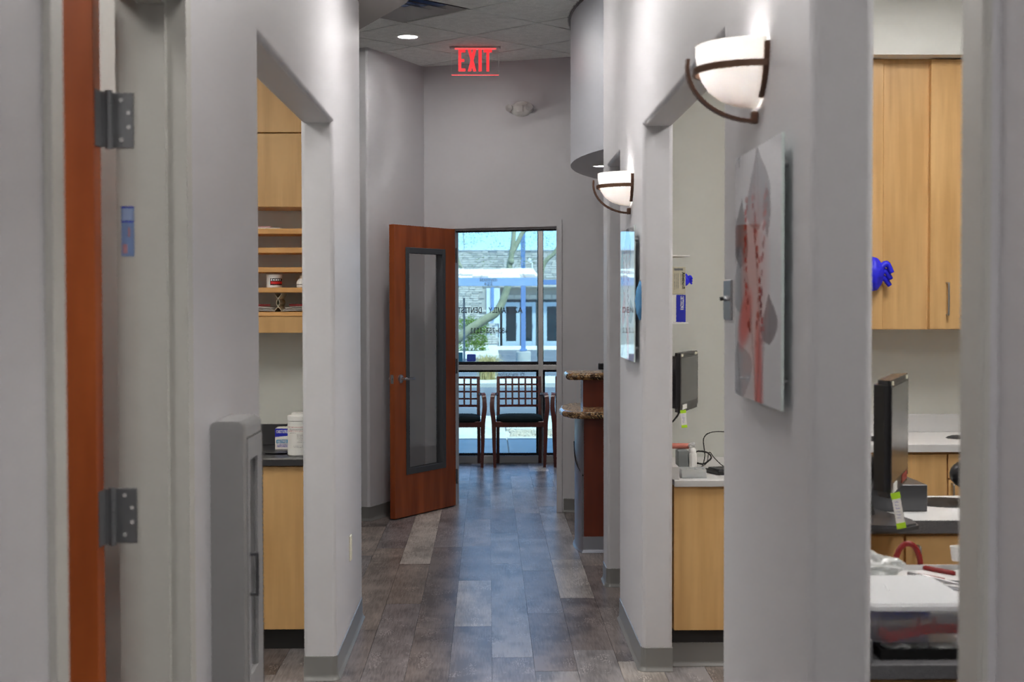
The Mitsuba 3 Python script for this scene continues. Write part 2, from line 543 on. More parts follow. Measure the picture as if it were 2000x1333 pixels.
def panel_light(x, y, z, w, l, power, label, tint=LAMP):
    t = thing('ceiling_light', label, 'light')
    part(t, 'frame', cat(box(x - w / 2 - 0.03, x + w / 2 + 0.03, y - l / 2 - 0.03, y - l / 2, z - 0.012, z), box(x - w / 2 - 0.03, x + w / 2 + 0.03, y + l / 2, y + l / 2 + 0.03, z - 0.012, z),
                         box(x - w / 2 - 0.03, x - w / 2, y - l / 2, y + l / 2, z - 0.012, z), box(x + w / 2, x + w / 2 + 0.03, y - l / 2, y + l / 2, z - 0.012, z)), 'white_plastic')
    m = quadmesh([[x - w / 2, y - l / 2, z - 0.005], [x - w / 2, y + l / 2, z - 0.005], [x + w / 2, y + l / 2, z - 0.005], [x + w / 2, y - l / 2, z - 0.005]], [[0, 1, 2, 3]])
    part(t, 'diffuser', m, 'white_plastic', emit=(tint * power).tolist())


panel_light(0.0, -0.5, LOW, 0.55, 1.15, 6.0, 'flat ceiling panel light over the near end of the corridor')
panel_light(0.0, 2.7, LOW, 0.5, 0.6, 4.2, 'small ceiling panel light over the corridor by the near orange door')
panel_light(0.0, 5.8, LOW, 0.5, 0.95, 5.0, 'flat ceiling panel light over the corridor past the two wide openings')
panel_light(-1.9, 4.5, LOW, 0.6, 1.2, 8.0, 'flat ceiling panel light over the room of maple shelves')
panel_light(-1.45, 3.02, LOW, 0.6, 0.4, 4.5, 'small ceiling panel light behind the near orange door')
panel_light(-1.7, 1.6, LOW, 0.6, 0.6, 8.5, 'square ceiling panel light in the room before the near orange door')
panel_light(1.9, 5.2, LOW, 0.6, 1.2, 7.2, 'flat ceiling panel light over the treatment room worktops')
panel_light(2.2, 2.4, LOW, 0.6, 1.2, 7.2, 'flat ceiling panel light over the near treatment counter')
panel_light(-0.05, 7.75, TOP, 0.5, 0.5, 8.0, 'square ceiling panel light before the reception desk')
panel_light(0.4, 12.5, TOP - 0.02, 0.6, 1.2, 7.5, 'flat ceiling panel light over the waiting room')
panel_light(-1.9, 8.9, TOP, 0.6, 0.6, 13.0, 'square ceiling panel light in the side hall on the left')

# ------------------------------------------------------------------ shell
LX, RX = -0.635, 0.650          # corridor faces of the two walls
LB, RB = -0.770, 0.780          # their room faces
HEAD = 2.312
floor = struct('floor', 'grey wood plank floor of the corridor and the rooms', box(-3.6, 4.2, -2.8, 13.95, -0.12, -0.004), 'dark_grey')
# planks
rng = random.Random(4)
PW, PL, X0 = 0.183, 1.13, 0.012
known = {-1: 6.86, 2: 7.50, -3: 7.38, -4: 6.80, 0: 8.51, 1: 8.27, -2: 7.95}
special = {(-1, 6.86): 4, (2, 7.50): 4, (-3, 8.51): 4, (-3, 7.38): 2, (-4, 6.80): 2, (0, 8.51): 3, (-1, 7.99): 1, (1, 8.27): 3, (-1, 5.73): 1, (0, 7.38): 3, (1, 7.14): 1, (0, 6.25): 3, (2, 6.37): 0, (-2, 6.82): 0, (-2, 7.95): 0}
solid = shapely.union_all([sbox(LB, LX, 2.97, 3.94), sbox(LB, LX, 5.90, 7.07), sbox(RX, RB, 6.02, 7.01), sbox(RX, RB, 7.81, 8.04)])


def plank(x0, x1, y0, y1, v):
    g = 0.0008
    part(floor, 'plank', box(x0 + g, x1 - g, y0 + g, y1 - g, -0.006, rng.uniform(-0.0004, 0.0004)), PLANKS[v])


for r in range(-7, 8):
    x0, x1 = X0 + r * PW, X0 + (r + 1) * PW
    y = known.get(r, 6.2 + rng.random() * PL)
    while y > 5.45:
        y -= PL
    ymax = 13.9
    while y < ymax:
        v = next((c for (rr, yy), c in special.items() if rr == r and abs(yy - y) < 0.06), None)
        if v is None:
            v = rng.choices([0, 1, 2, 3, 4], [5, 4, 3, 3, 1])[0]
        a, b = max(y, 5.3), min(y + PL, ymax)
        if b - a > 0.02 and not (abs(r) > 5 and 7.2 < a < 7.8 and r > 0):
            plank(x0, x1, a, b, v)
        y += PL

# ceilings
struct('ceiling_slab', 'structural slab above the ceilings', box(-3.6, 4.2, -2.8, 14.0, 3.46, 3.60), 'paint_soffit')
ceiling = struct('ceiling', 'suspended ceiling grid carrying white fissured tiles', prism(sbox(-3.4, 6.2, 4.0, 13.9).difference(Polygon([(-0.521, 8.897 - 0.428), (-0.521 + 0.428, 8.897), (-0.521, 8.897 + 0.428), (-0.521 - 0.428, 8.897)])), TOP + 0.004, TOP + 0.03), 'ceiling_grid')
edge = [(-3.4, 9.9), (-1.6, 9.4), (-1.1, 8.65), (-0.88, 8.2), (-0.71, 7.80), (-0.553, 7.43), (-0.42, 7.12), (-0.365, 6.95), (-0.24, 6.72), (0.0, 6.5), (0.3, 6.4), (0.65, 6.36)]
edge = spline(np.array(edge), 5)
low = Polygon([(-3.4, 7.0), (-0.75, 7.0), (-0.75, -2.6), (0.75, -2.6), (0.75, 6.3), *edge[::-1]])
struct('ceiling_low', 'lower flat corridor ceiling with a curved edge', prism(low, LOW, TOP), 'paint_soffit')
struct('ceiling_room', 'flat ceiling of the rooms on the left', box(-3.4, LB, -2.6, 6.95, LOW, LOW + 0.1), 'paint_white')
struct('ceiling_room', 'flat ceiling of the treatment rooms on the right', box(RB, 4.0, -2.6, 6.95, LOW, LOW + 0.1), 'paint_white')
E1, E2, G0, TS = np.array([1, -1]) / math.sqrt(2), np.array([1, 1]) / math.sqrt(2), np.array([-0.105, 9.735]), 0.6096
hall = Polygon([(-3.3, 7.1), (-0.9, 7.2), *[tuple(p) for p in edge if p[0] > -0.8], (3.9, 6.4), tuple(W2(3.2)), tuple(W2(-0.69)), tuple(W2(-0.69, -0.93)), tuple(W2(-2.6, -0.93))]).buffer(0)
hall = hall.difference(low.buffer(0.005))
DRUM_C, DRUM_R = (3.23, 9.07), 2.70
drum_disc = shapely.Point(DRUM_C).buffer(DRUM_R + 0.014, 96)
hall = hall.difference(drum_disc)
DIFF = (-0.521, 8.897)
for i in range(-5, 6):
    for j in range(-5, 6):
        o = G0 + E1 * i * TS + E2 * j * TS
        h = 0.006
        c = [o + E1 * h + E2 * h, o + E1 * (TS - h) + E2 * h, o + E1 * (TS - h) + E2 * (TS - h), o + E1 * h + E2 * (TS - h)]
        cen = o + (E1 + E2) * TS / 2
        q = Polygon(c).intersection(hall)
        if q.area < 0.004 or abs(cen[0] - DIFF[0]) + abs(cen[1] - DIFF[1]) < 0.2 or cen[1] < 7.6:
            continue
        part(ceiling, 'tile', prism(q, TOP - 0.004, TOP + 0.010), 'ceiling_tile')

# corridor walls
TZ = 3.47


def comb(y0, y1, openings, z1=TZ):
    ring = [(y0, -0.06)]
    for a, b, h in openings:
        ring += [(a, -0.06), (a, h), (b, h), (b, -0.06)]
    return ring + [(y1, -0.06), (y1, z1), (y0, z1)]


wall_left = struct('wall_left', 'pale grey painted corridor wall on the left with rounded corners',
                   bull_slab(comb(-2.6, 7.09, [(2.075, 2.995, 2.225), (3.96, 5.885, HEAD)]), LB, LX), 'paint_corridor', True)
wall_right = struct('wall_right', 'pale grey painted corridor wall on the right with rounded openings',
                    bull_slab(comb(1.86, 8.04, [(1.956, 2.865, HEAD), (3.925, 6.0, HEAD), (7.03, 7.79, HEAD)]), RX, RB), 'paint_corridor', True)
struct('wall_right_near', 'near stretch of the right corridor wall set slightly back', box(RX + 0.021, RB, -2.6, 1.90, -0.06, TZ), 'paint_corridor')
struct('wall_behind', 'end wall of the corridor', box(-3.6, 4.2, -2.75, -2.6, -0.1, TZ), 'paint_corridor')
struct('wall_outer_left', 'outer wall on the left', box(-3.55, -3.4, -2.6, 13.9, -0.1, TZ), 'paint_white')
struct('wall_outer_right', 'outer wall on the right', box(4.0, 4.15, -2.6, 13.9, -0.1, TZ), 'paint_room')
struct('wall_room_left', 'shaded back wall of the room with maple shelves', box(-3.4, LB, 6.955, 7.085, -0.05, TZ), 'paint_room')
struct('wall_room_right', 'back wall of the treatment rooms on the right', box(RB, 4.0, 6.955, 7.025, -0.05, TZ), 'paint_room')
struct('wall_partition', 'partition wall behind the near orange door', box(-3.4, LB, 3.30, 3.42, -0.05, LOW), 'paint_white')
# the angled entry walls
e3 = lambda v: np.array([v[0], v[1], 0.0])
EX, EN = e3(DX), e3(DN)


def angled(m):
    """Mesh with x along the entry wall, y behind it, z up -> the place."""
    return at(m, e3(A0), EX, EN)


DL, DR, DH = -0.458, 0.405, 2.135
struct('wall_back', 'pale grey entry wall with the open door and exit lamp', angled(cat(
    box(-0.80, DL - 0.03, 0.0, 0.12, -0.05, TZ), box(DR + 0.03, 4.4, 0.0, 0.12, -0.05, TZ), box(DL - 0.05, DR + 0.05, 0.0, 0.12, DH + 0.03, TZ))), 'paint_corridor')
w2 = Polygon([(-0.69, 0.10), (-0.69, -0.93), (-3.6, -0.93), (-3.6, -0.80), (-0.82, -0.80), (-0.82, 0.10)])
w2 = w2.buffer(-0.02).buffer(0.02, quad_segs=6)
struct('wall_entry', 'pale grey wall beside the open door turning a rounded corner', angled(prism(w2, -0.05, TZ)), 'paint_corridor', 40)
bp = [(0.003, 0.0), (0.0135, 0.0), (0.012, 0.004), (0.006, 0.012), (0.0038, 0.022), (0.003, 0.1), (0.0, 0.102), (0.0, 0.0)]
bp = [(0.0, 0.001), (0.0165, 0.001), (0.0155, 0.005), (0.008, 0.012), (0.0045, 0.024), (0.0038, 0.100), (0.0, 0.102)]


def base(name, label, pts, r=0.022):
    # walks with the wall on its right, the room on its left
    struct(name, label, sweep_profile(rounded(pts, r) if r else pts, bp), 'vinyl_base', 50)


base('baseboard_left', 'grey vinyl cove base around the left wall end', [(LB, 7.09), (LX, 7.09), (LX, 5.885), (LB, 5.885)])
base('baseboard_left', 'grey vinyl cove base below the wall cabinet', [(LB, 3.96), (LX, 3.96), (LX, 3.015)])
base('baseboard_right', 'grey vinyl cove base around the right wall end', [(RB, 6.0), (RX, 6.0), (RX, 7.03), (RB, 7.03)])
base('baseboard_right', 'grey vinyl cove base under the glass picture', [(RB, 2.865), (RX, 2.865), (RX, 3.925), (RB, 3.925)])
base('baseboard_right', 'grey vinyl cove base on the wall end before the reception desk', [(RB, 7.79), (RX, 7.79), (RX, 8.04), (RB, 8.04)])
base('baseboard_entry', 'grey vinyl cove base behind the open door', [W2(-0.46), W2(-0.69), W2(-0.69, -0.93), W2(-2.0, -0.93)], 0)
base('baseboard_back', 'grey vinyl cove base right of the entry frame', [W2(1.6), W2(DR + 0.052)], 0)
# near right trim
struct('trim_1', 'painted casing at the near right opening', box(RX - 0.001, RX + 0.03, 1.862, 1.95, 0, TZ, 0.004), 'paint_frame')

# ------------------------------------------------------------------ outside: pavement, parking lot, carport, stone building, trees
pr('concrete', mikit.proc(lambda p, n, uv: mix(lin(206, 202, 192), lin(188, 184, 175), fbm(p.x * 3, p.y * 3, p.z * 3, 3))), 0.8, 0.2)
pr('asphalt', mikit.proc(lambda p, n, uv: mix(lin(112, 114, 118), lin(96, 98, 102), fbm(p.x * 1.3, p.y * 0.7, 1.0, 3))), 0.8, 0.2)
pr('gravel', lin(206, 192, 172), 0.9, 0.1)
pr('stone_block', lin(196, 190, 180), 0.9, 0.1)
pr('stone_block_dark', lin(172, 168, 160), 0.9, 0.1)
pr('steel_blue', lin(112, 140, 186), 0.5, 0.3)
pr('beam_paint', lin(150, 174, 206), 0.6, 0.3)
pr('roof_white', mikit.proc(lambda p, n, uv: mix(lin(246, 240, 232), lin(172, 158, 146), smoothstep(0.62, 0.66, cell_rand(p.x * 2.2, p.y * 0.9, 1.0)))), 0.6, 0.3)
pr('panel_pale', lin(206, 214, 222), 0.6, 0.3)
pr('door_alu', lin(176, 190, 200), 0.5, 0.4)
pr('door_glass', lin(26, 44, 50), 0.08, 0.5)
pr('bark_green', mikit.proc(lambda p, n, uv: mix(lin(176, 174, 142), lin(140, 140, 112), fbm(p.x * 6, p.y * 6, p.z * 5, 3))), 0.8, 0.2)
scene['leaf_green'] = {'type': 'principledthin', 'base_color': rgb(lin(122, 150, 60)), 'roughness': 0.6, 'diff_trans': 0.8}
scene['leaf_dark'] = {'type': 'principledthin', 'base_color': rgb(lin(92, 128, 44)), 'roughness': 0.6, 'diff_trans': 0.8}
scene['straw'] = {'type': 'principledthin', 'base_color': rgb(lin(214, 196, 140)), 'roughness': 0.7, 'diff_trans': 0.7}


def gz(y):
    return -0.03 - 0.80 * max(0.0, y - 20.0) / 54.0


sw = struct('sidewalk', 'concrete pavement outside the storefront window', box(-8, 10, 14.0, 20.0, -0.4, -0.06), 'concrete')
for i in range(-4, 6):
    xa = 0.215 + i * 1.55
    part(sw, 'slab', box(xa + 0.006, xa + 1.544, 14.0, 16.53, -0.08, -0.03, 0.006), 'concrete')
    part(sw, 'kerb', box(xa + 0.004, xa + 1.546, 16.55, 16.78, -0.08, -0.022, 0.01), 'concrete')
    if i < 0:
        part(sw, 'slab', box(xa + 0.006, xa + 1.544, 16.80, 17.90, -0.08, -0.03, 0.006), 'concrete')
    part(sw, 'slab', box(xa + 0.006, xa + 1.544, 17.92, 19.98, -0.08, -0.03, 0.006), 'concrete')
gr = np.random.default_rng(3)
ico = trimesh.creation.icosphere(subdivisions=0)
pv, pf_ = [], []
for k in range(2600):
    s = gr.uniform(0.012, 0.03)
    c = np.array([gr.uniform(0.27, 3.6), gr.uniform(16.82, 17.88), -0.052 + gr.uniform(0, 0.012)])
    pv.append((ico.vertices * gr.uniform(0.7, 1.2, 3) * s) + c)
    pf_.append(ico.faces + 12 * k)
single('gravel_bed', trimesh.Trimesh(np.vstack(pv), np.vstack(pf_), process=False), 'gravel', 'pale gravel strip between the pavement and the walk outside', 'gravel', kind='stuff')
struct('parking_lot', 'asphalt parking lot sloping down to the stone building', quadmesh([[-60, 20, gz(20)], [60, 20, gz(20)], [60, 130, gz(130)], [-60, 130, gz(130)]], [[0, 1, 2, 3]]), 'asphalt')
struct('parking_island', 'pale concrete island in the parking lot', prism(sbox(-4.0, 28.8, 5.0, 31.6).buffer(-0.5).buffer(0.5), gz(30) - 0.1, gz(30) + 0.10), 'concrete')
struct('far_walk', 'pale walk before the stone building', cat(box(-20, 20, 68.5, 74.6, gz(70) - 0.3, gz(70) + 0.03), box(-12, 0.40, 52.0, 68.4, gz(60) - 0.5, gz(60) + 0.12)), 'concrete')
# our own building's front, roof edge casting its shade on the pavement
struct('roof_edge', 'flat roof of the building over the storefront', box(-9, 10, -3, 14.15, 3.60, 3.75), 'paint_soffit')

bl = thing('building', 'stone faced building with glass doors across the parking lot', 'building')
BY = 74.0
part(bl, 'wall', cat(box(-14, 0.50, BY + 0.05, BY + 6, -1.2, 4.28), box(0.50, 14, BY + 0.05, BY + 6, 2.30, 4.28), box(0.5, 14, BY + 2.4, BY + 6, -1.2, 2.30)), 'stone_block_dark')
g = np.random.default_rng(5)
courses = ([], [])
z, row = -0.84, 0
while z < 4.16:
    h = 0.118
    x = -3.6 - 0.3 * g.random()
    while x < 5.6:
        w = g.uniform(0.26, 0.50)
        hid = x + w > -0.10 and z < 2.30 and not (x > -0.30 and x + w < 0.60 and z < 0.40)
        if not hid:
            courses[int(g.random() < 0.3)].append(box(x, x + w - 0.012, BY - g.uniform(0.0, 0.055), BY + 0.1, z, z + h - 0.009, 0.012))
        x += w
    z += h
    row += 1
for ms, mt in zip(courses, ('stone_block', 'stone_block_dark')):
    part(bl, 'block', cat(ms), mt, kind='stuff', label='rough split stone courses')
part(bl, 'coping', box(-14, 14, BY - 0.08, BY + 0.3, 4.24, 4.31), 'panel_pale')
part(bl, 'entry_column', cat(box(-0.10, 0.545, BY - 0.05, BY + 0.5, 0.45, 2.30), box(-0.06, 0.50, BY + 0.05, BY + 0.5, -0.9, 0.45)), 'panel_pale', label='pale painted upper pier')
part(bl, 'downspout', box(0.145, 0.29, BY - 0.15, BY - 0.04, 0.6, 2.34), 'steel_blue', label='blue downspout')
part(bl, 'entry_head', box(0.56, 8, BY + 0.9, BY + 1.0, 1.70, 2.32), 'stone_block_dark', label='plain entry head panel')
part(bl, 'stone_band', cat([box(x, x + 0.36, BY + 0.84, BY + 0.92, 1.76, 1.95, 0.02) for x in np.arange(0.6, 5.4, 0.39)]), 'stone_block', kind='stuff')
part(bl, 'recess_side', box(0.545, 0.60, BY, BY + 1.0, -0.9, 2.3), 'panel_pale')
part(bl, 'transom', box(0.62, 6, BY + 0.92, BY + 0.96, 1.56, 1.74), 'door_glass', label='dark transom strip')
for i, (xa, xb) in enumerate(((0.93, 1.46), (1.90, 2.30), (3.08, 3.62), (4.05, 4.55))):
    d = part(bl, 'door', cat(box(xa - 0.20, xa, BY + 0.88, BY + 0.96, -0.82, 1.56, 0.01), box(xb, xb + 0.20, BY + 0.88, BY + 0.96, -0.82, 1.56, 0.01), box(xa, xb, BY + 0.88, BY + 0.96, 1.33, 1.56, 0.01), box(xa, xb, BY + 0.88, BY + 0.96, -0.82, -0.50, 0.01)), 'door_alu', label='pale aluminium glass door')
    part(d, 'pane', box(xa, xb, BY + 0.92, BY + 0.94, -0.50, 1.33), 'door_glass', label='dark glass pane')
    part(d, 'handle', cyl((xb + 0.04, BY + 0.84, 0.15), (xb + 0.04, BY + 0.84, 0.45), 0.02, 8), 'chrome')

cp = thing('carport', 'blue steel carport with a lettered fascia beam and white tilted roof', 'carport')
CY = 40.0
fa = part(cp, 'fascia', box(-6, 1.455, CY, CY + 0.12, 2.02, 2.255, 0.006), 'beam_paint', label='pale blue fascia beam')
part(fa, 'lettering', cat(text('RESERVED', 0.078, (-0.243, CY - 0.001, 2.150), (1, 0, 0), (0, 0, 1), True, 0.004, width=0.49), text('422', 0.088, (-0.128, CY - 0.001, 2.040), (1, 0, 0), (0, 0, 1), True, 0.004, width=0.245)), 'dark_grey', label='dark lettering RESERVED 422')
part(cp, 'roof', quadmesh([[-6, CY + 0.1, 2.255], [1.455, CY + 0.1, 2.255], [1.455, CY + 6.2, 2.66], [-6, CY + 6.2, 2.66], [-6, CY + 0.1, 2.19], [1.455, CY + 0.1, 2.19], [1.455, CY + 6.2, 2.59], [-6, CY + 6.2, 2.59]],
     [[0, 1, 2, 3], [7, 6, 5, 4], [0, 4, 5, 1], [1, 5, 6, 2], [2, 6, 7, 3], [3, 7, 4, 0]]), 'roof_white', label='sunlit white roof deck')
for xa in np.arange(-5.8, 1.4, 0.62):
    part(cp, 'rib', quadmesh([[xa, CY + 0.1, 2.255], [xa + 0.05, CY + 0.1, 2.255], [xa + 0.05, CY + 6.2, 2.66], [xa, CY + 6.2, 2.66], [xa, CY + 0.1, 2.275], [xa + 0.05, CY + 0.1, 2.275], [xa + 0.05, CY + 6.2, 2.68], [xa, CY + 6.2, 2.68]],
         [[4, 5, 6, 7], [0, 1, 5, 4], [1, 2, 6, 5], [2, 3, 7, 6], [3, 0, 4, 7]]), 'roof_white')
part(cp, 'side_beam', box(1.46, 6, CY + 3.0, CY + 3.12, 2.09, 2.24), 'steel_blue', label='darker blue side beam')
for x in (0.985, -4.4):
    pst = part(cp, 'post', cat(box(x - 0.065, x + 0.065, CY + 0.01, CY + 0.14, 0.2, 2.03, 0.006), box(x - 0.10, x + 0.10, CY - 0.03, CY + 0.18, 0.195, 0.245, 0.004)), 'steel_blue', label='blue steel post')
    part(pst, 'pier', lathe([(0.0, 0.52), (0.195, 0.52), (0.21, 0.505), (0.21, 0.0)], (x, CY + 0.07, gz(CY) - 0.02), 32), 'concrete', 35, label='round concrete pier')
part(cp, 'rear_post', box(4.4, 4.53, CY + 3.0, CY + 3.13, gz(CY), 2.1), 'steel_blue')
single('light_pole', box(1.18, 1.34, 51.6, 51.76, gz(52) - 0.02, 7.5, 0.01), 'steel_blue', 'tall blue pole rising behind the carport roof', 'pole')
single('sign_post', cat(box(-0.80, -0.735, 45.0, 45.06, gz(45), 1.70, 0.004)), 'grey_metal', 'thin grey post standing before the green shrub', 'post')
gl = thing('globe_lamp', 'white globe lamp on a thin pole above the carport roof', 'lamp')
part(gl, 'globe', blob((1.31, 45, 2.90), 0.055, 0, 1, 0, 2), 'white_plastic', True)
part(gl, 'pole', cat(cyl((1.39, 45, 2.57), (1.39, 45, 2.80), 0.016, 8), cyl((1.39, 45, 2.80), (1.31, 45, 2.85), 0.012, 8), cyl((1.39, 45, 2.57), (1.39, 45, 2.60), 0.06, 10)), 'white_plastic', 40)

LEAFV = np.array([[-0.5, 0, 0], [0, 0.18, 0.05], [0.5, 0, 0], [0, -0.18, 0.05]])


def leaves(name, root, centers, spread, count, size, mat, seed, label):
    g = np.random.default_rng(seed)
    c = np.asarray(centers, float)
    idx = g.integers(0, len(c), count)
    pos = c[idx] + g.normal(0, 1, (count, 3)) * spread
    V, F = [], []
    for k in range(count):
        a, b = g.uniform(0, 2 * math.pi), g.uniform(-0.8, 0.8)
        ex_ = np.array([math.cos(a) * math.cos(b), math.sin(a) * math.cos(b), math.sin(b)])
        ey_ = np.cross(ex_, g.normal(0, 1, 3)); ey_ /= np.linalg.norm(ey_)
        M = np.stack([ex_, ey_, np.cross(ex_, ey_)])
        V.append(LEAFV * size * g.uniform(0.6, 1.3) @ M + pos[k])
        F += [[4 * k, 4 * k + 1, 4 * k + 2], [4 * k, 4 * k + 2, 4 * k + 3]]
    part(root, name, trimesh.Trimesh(np.vstack(V), F, process=False), mat, kind='stuff', label=label)


def limb(pts, r0, r1, n=12):
    p = spline(pts, 6)
    return tube(p, np.linspace(r0, r1, len(p)), n)


TY = 50.0
t1 = thing('palo_verde_tree', 'leaning green barked tree with a bent trunk beyond the carport', 'tree')
part(t1, 'trunk', cat(limb([(-2.5, TY + 0.4, gz(50) - 0.1), (-1.9, TY + 0.2, -0.10), (-1.10, TY, 0.277), (-0.70, TY, 0.583), (-0.072, TY, 0.979), (0.252, TY, 1.177), (0.45, TY, 1.483), (0.594, TY, 1.843), (0.70, TY, 2.2), (0.745, TY, 2.65), (0.75, TY, 2.92), (0.81, TY, 3.19), (0.88, TY, 3.73), (0.90, TY, 4.3), (0.88, TY, 5.3)], 0.185, 0.07),
                 blob((0.80, TY - 0.03, 2.99), 0.12, 0.3, 6, 3)), 'bark_green', 50)
part(t1, 'branch', limb([(0.82, TY, 3.28), (1.0, TY, 3.58), (1.19, TY, 3.98), (1.46, TY, 4.18), (1.95, TY, 4.45)], 0.095, 0.05), 'bark_green', 50)
part(t1, 'branch', limb([(0.89, TY, 4.0), (0.5, TY + 0.3, 4.6), (-0.3, TY + 0.3, 5.2), (-0.85, TY, 4.6), (-0.84, TY, 3.4)], 0.05, 0.012, 8), 'bark_green', 50)
leaves('foliage', t1, [(-0.6, TY, 3.9), (0.0, TY, 4.0), (0.35, TY, 3.6), (1.4, TY, 3.7), (1.1, TY, 3.3), (1.7, TY, 4.0), (0.5, TY, 4.8), (1.5, TY, 5.0), (-0.8, TY, 4.4), (-0.1, TY, 2.95), (1.35, TY, 2.9)], (0.24, 0.35, 0.15), 900, 0.062, 'leaf_dark', 11, 'sparse feathery leaves')
t2 = thing('palo_verde_tree', 'thick green tree limb at the left edge of the window view', 'tree')
part(t2, 'trunk', cat(limb([(-1.9, TY + 2, gz(52) - 0.1), (-1.55, TY + 2, 1.0), (-1.25, TY + 2, 2.2), (-1.15, TY + 2, 2.8), (-1.35, TY + 2, 3.6), (-1.7, TY + 2, 5.5)], 0.24, 0.13), limb([(-1.18, TY + 2, 2.9), (-1.0, TY + 1.9, 2.62), (-0.98, TY + 1.9, 2.35)], 0.20, 0.12), blob((-0.86, TY + 1.8, 2.62), 0.08, 0.3, 7, 8)), 'bark_green', 50)
leaves('foliage', t2, [(-1.0, TY + 2, 3.7), (-0.75, TY + 2, 3.95), (-1.3, TY + 2, 4.6), (-0.3, TY + 2, 4.2)], (0.25, 0.3, 0.2), 420, 0.062, 'leaf_dark', 12, 'sparse feathery leaves')
t3 = thing('palo_verde_tree', 'slim branched tree behind the window mullion', 'tree')
part(t3, 'trunk', limb([(1.97, TY + 4, gz(54) - 0.1), (1.97, TY + 4, 1.2), (1.99, TY + 4, 2.5), (2.08, TY + 4, 2.95), (2.27, TY + 4, 3.22), (2.55, TY + 4, 3.48), (2.9, TY + 4, 4.2)], 0.13, 0.06), 'bark_green', 50)
leaves('foliage', t3, [(2.2, TY + 4, 4.0), (2.5, TY + 4, 4.3), (2.35, TY + 4, 3.75)], (0.2, 0.3, 0.15), 240, 0.062, 'leaf_dark', 13, 'sparse feathery leaves')
sh = thing('shrub', 'bright green shrub at the foot of the stone wall', 'shrub')
g = np.random.default_rng(21)
cs = [(-1.25 + 1.1 * g.random(), 60 + 0.9 * g.random(), gz(60) + 1.45 * g.random() ** 0.8) for _ in range(90)]
part(sh, 'stem', cat([limb([(-0.7 + 0.1 * g.normal(), 60.4, gz(60) - 0.05), (-0.7 + 0.25 * g.normal(), 60.4, 0.2), (-0.7 + 0.35 * g.normal(), 60.4, 0.7)], 0.02, 0.008, 6) for _ in range(8)]), 'bark_green', 50)
leaves('foliage', sh, cs, (0.10, 0.15, 0.10), 2600, 0.12, 'leaf_green', 22, 'dense green leaves')
gc = thing('ornamental_grass', 'tan ornamental grass clump on the parking island', 'grass clump')
bl_ = []
for k in range(300):
    a, s = g.uniform(0, 2 * math.pi), g.uniform(0.1, 0.40)
    b = np.array([-0.03 + 0.08 * g.normal(), 30.2 + 0.08 * g.normal(), gz(30) + 0.08])
    h = g.uniform(0.45, 0.72)
    bl_.append(strip(spline([b, b + [s * 0.35 * math.cos(a), s * 0.35 * math.sin(a), h * 0.7], b + [s * math.cos(a), s * math.sin(a), h * 0.85 * (1.1 - s)]], 3), np.linspace(0.007, 0.002, 7), np.full(7, 0.001), (math.sin(a), -math.cos(a), 0.01)))
part(gc, 'blades', cat(bl_), 'straw', kind='stuff')

# ------------------------------------------------------------------ door frame and orange door on the left
FX = LX + 0.012
YN, YF = 2.108, 2.963
door1 = struct('door_1', 'orange brown wooden door standing open in a pale metal frame on the left')
prof = [(FX, 0), (FX - 0.040, 0), (FX - 0.040, 0.016), (FX - 0.097, 0.016), (FX - 0.097, 0), (FX - 0.146, 0)]
inner = [(x, YF - d) for x, d in prof]
jamb = Polygon(inner + [(FX - 0.146, YF + 0.051), (FX - 0.134, YF + 0.051), (FX - 0.134, YF + 0.02), (FX - 0.012, YF + 0.02), (FX - 0.012, YF + 0.051), (FX, YF + 0.051)])
jn = Polygon([(x, YN + d) for x, d in prof] + [(FX - 0.146, YN - 0.051), (FX - 0.134, YN - 0.051), (FX - 0.134, YN - 0.02), (FX - 0.012, YN - 0.02), (FX - 0.012, YN - 0.058), (FX, YN - 0.058)])
fr = part(door1, 'frame', cat(prism(jamb, 0, 2.21), prism(jn, 0, 2.21), box(FX - 0.146, FX, YN - 0.05, YF + 0.051, 2.203, 2.256, 0.002), box(FX - 0.097, FX - 0.04, YN, YF, 2.187, 2.206)), 'paint_frame')
leaf_o, leaf_a = np.array([-0.797, 2.900, 0.0]), -3.0
lf = lambda m: rotz(m, leaf_a, leaf_o)
part(door1, 'leaf', lf(box(-0.85, 0.0, 0.0, 0.044, 0.012, 2.197, 0.0015)), 'cherry')
kn = np.array([-0.779, 2.946])
for zc in (1.949, 1.13, 0.31):
    h = part(door1, 'hinge', cat(lf(box(0.0, 0.0025, 0.006, 0.046, zc - 0.057, zc + 0.057)), box(kn[0] + 0.004, kn[0] + 0.047, YF - 0.0025, YF + 0.001, zc - 0.057, zc + 0.057, 0.0008),
                                 box(kn[0] - 0.002, kn[0] + 0.006, kn[1], YF, zc - 0.057, zc + 0.057), box(-0.7975, kn[0], 2.9405, 2.9435, zc - 0.057, zc + 0.057)), 'hinge_steel')
    ks = [(-0.060, -0.036), (-0.035, -0.014), (-0.013, 0.010), (0.011, 0.033), (0.034, 0.060)]
    part(door1, 'knuckle', cat([cyl((kn[0], kn[1], zc + a), (kn[0], kn[1], zc + b), 0.0075, 16) for a, b in ks]), 'hinge_steel', 40)
    for dx, dz in ((0.022, 0.042), (0.037, 0.016), (0.037, -0.014), (0.022, -0.040)):
        part(door1, 'screw', lathe([(0.0, 0.0022), (0.0012, 0.0012), (0.0018, 0.0022), (0.0042, 0.002), (0.0046, 0.0)], n=14).apply_transform(
            trimesh.transformations.rotation_matrix(math.pi / 2, [1, 0, 0])).apply_translation([kn[0] + dx, YF - 0.002, zc + dz]), 'laminate_light', 30)
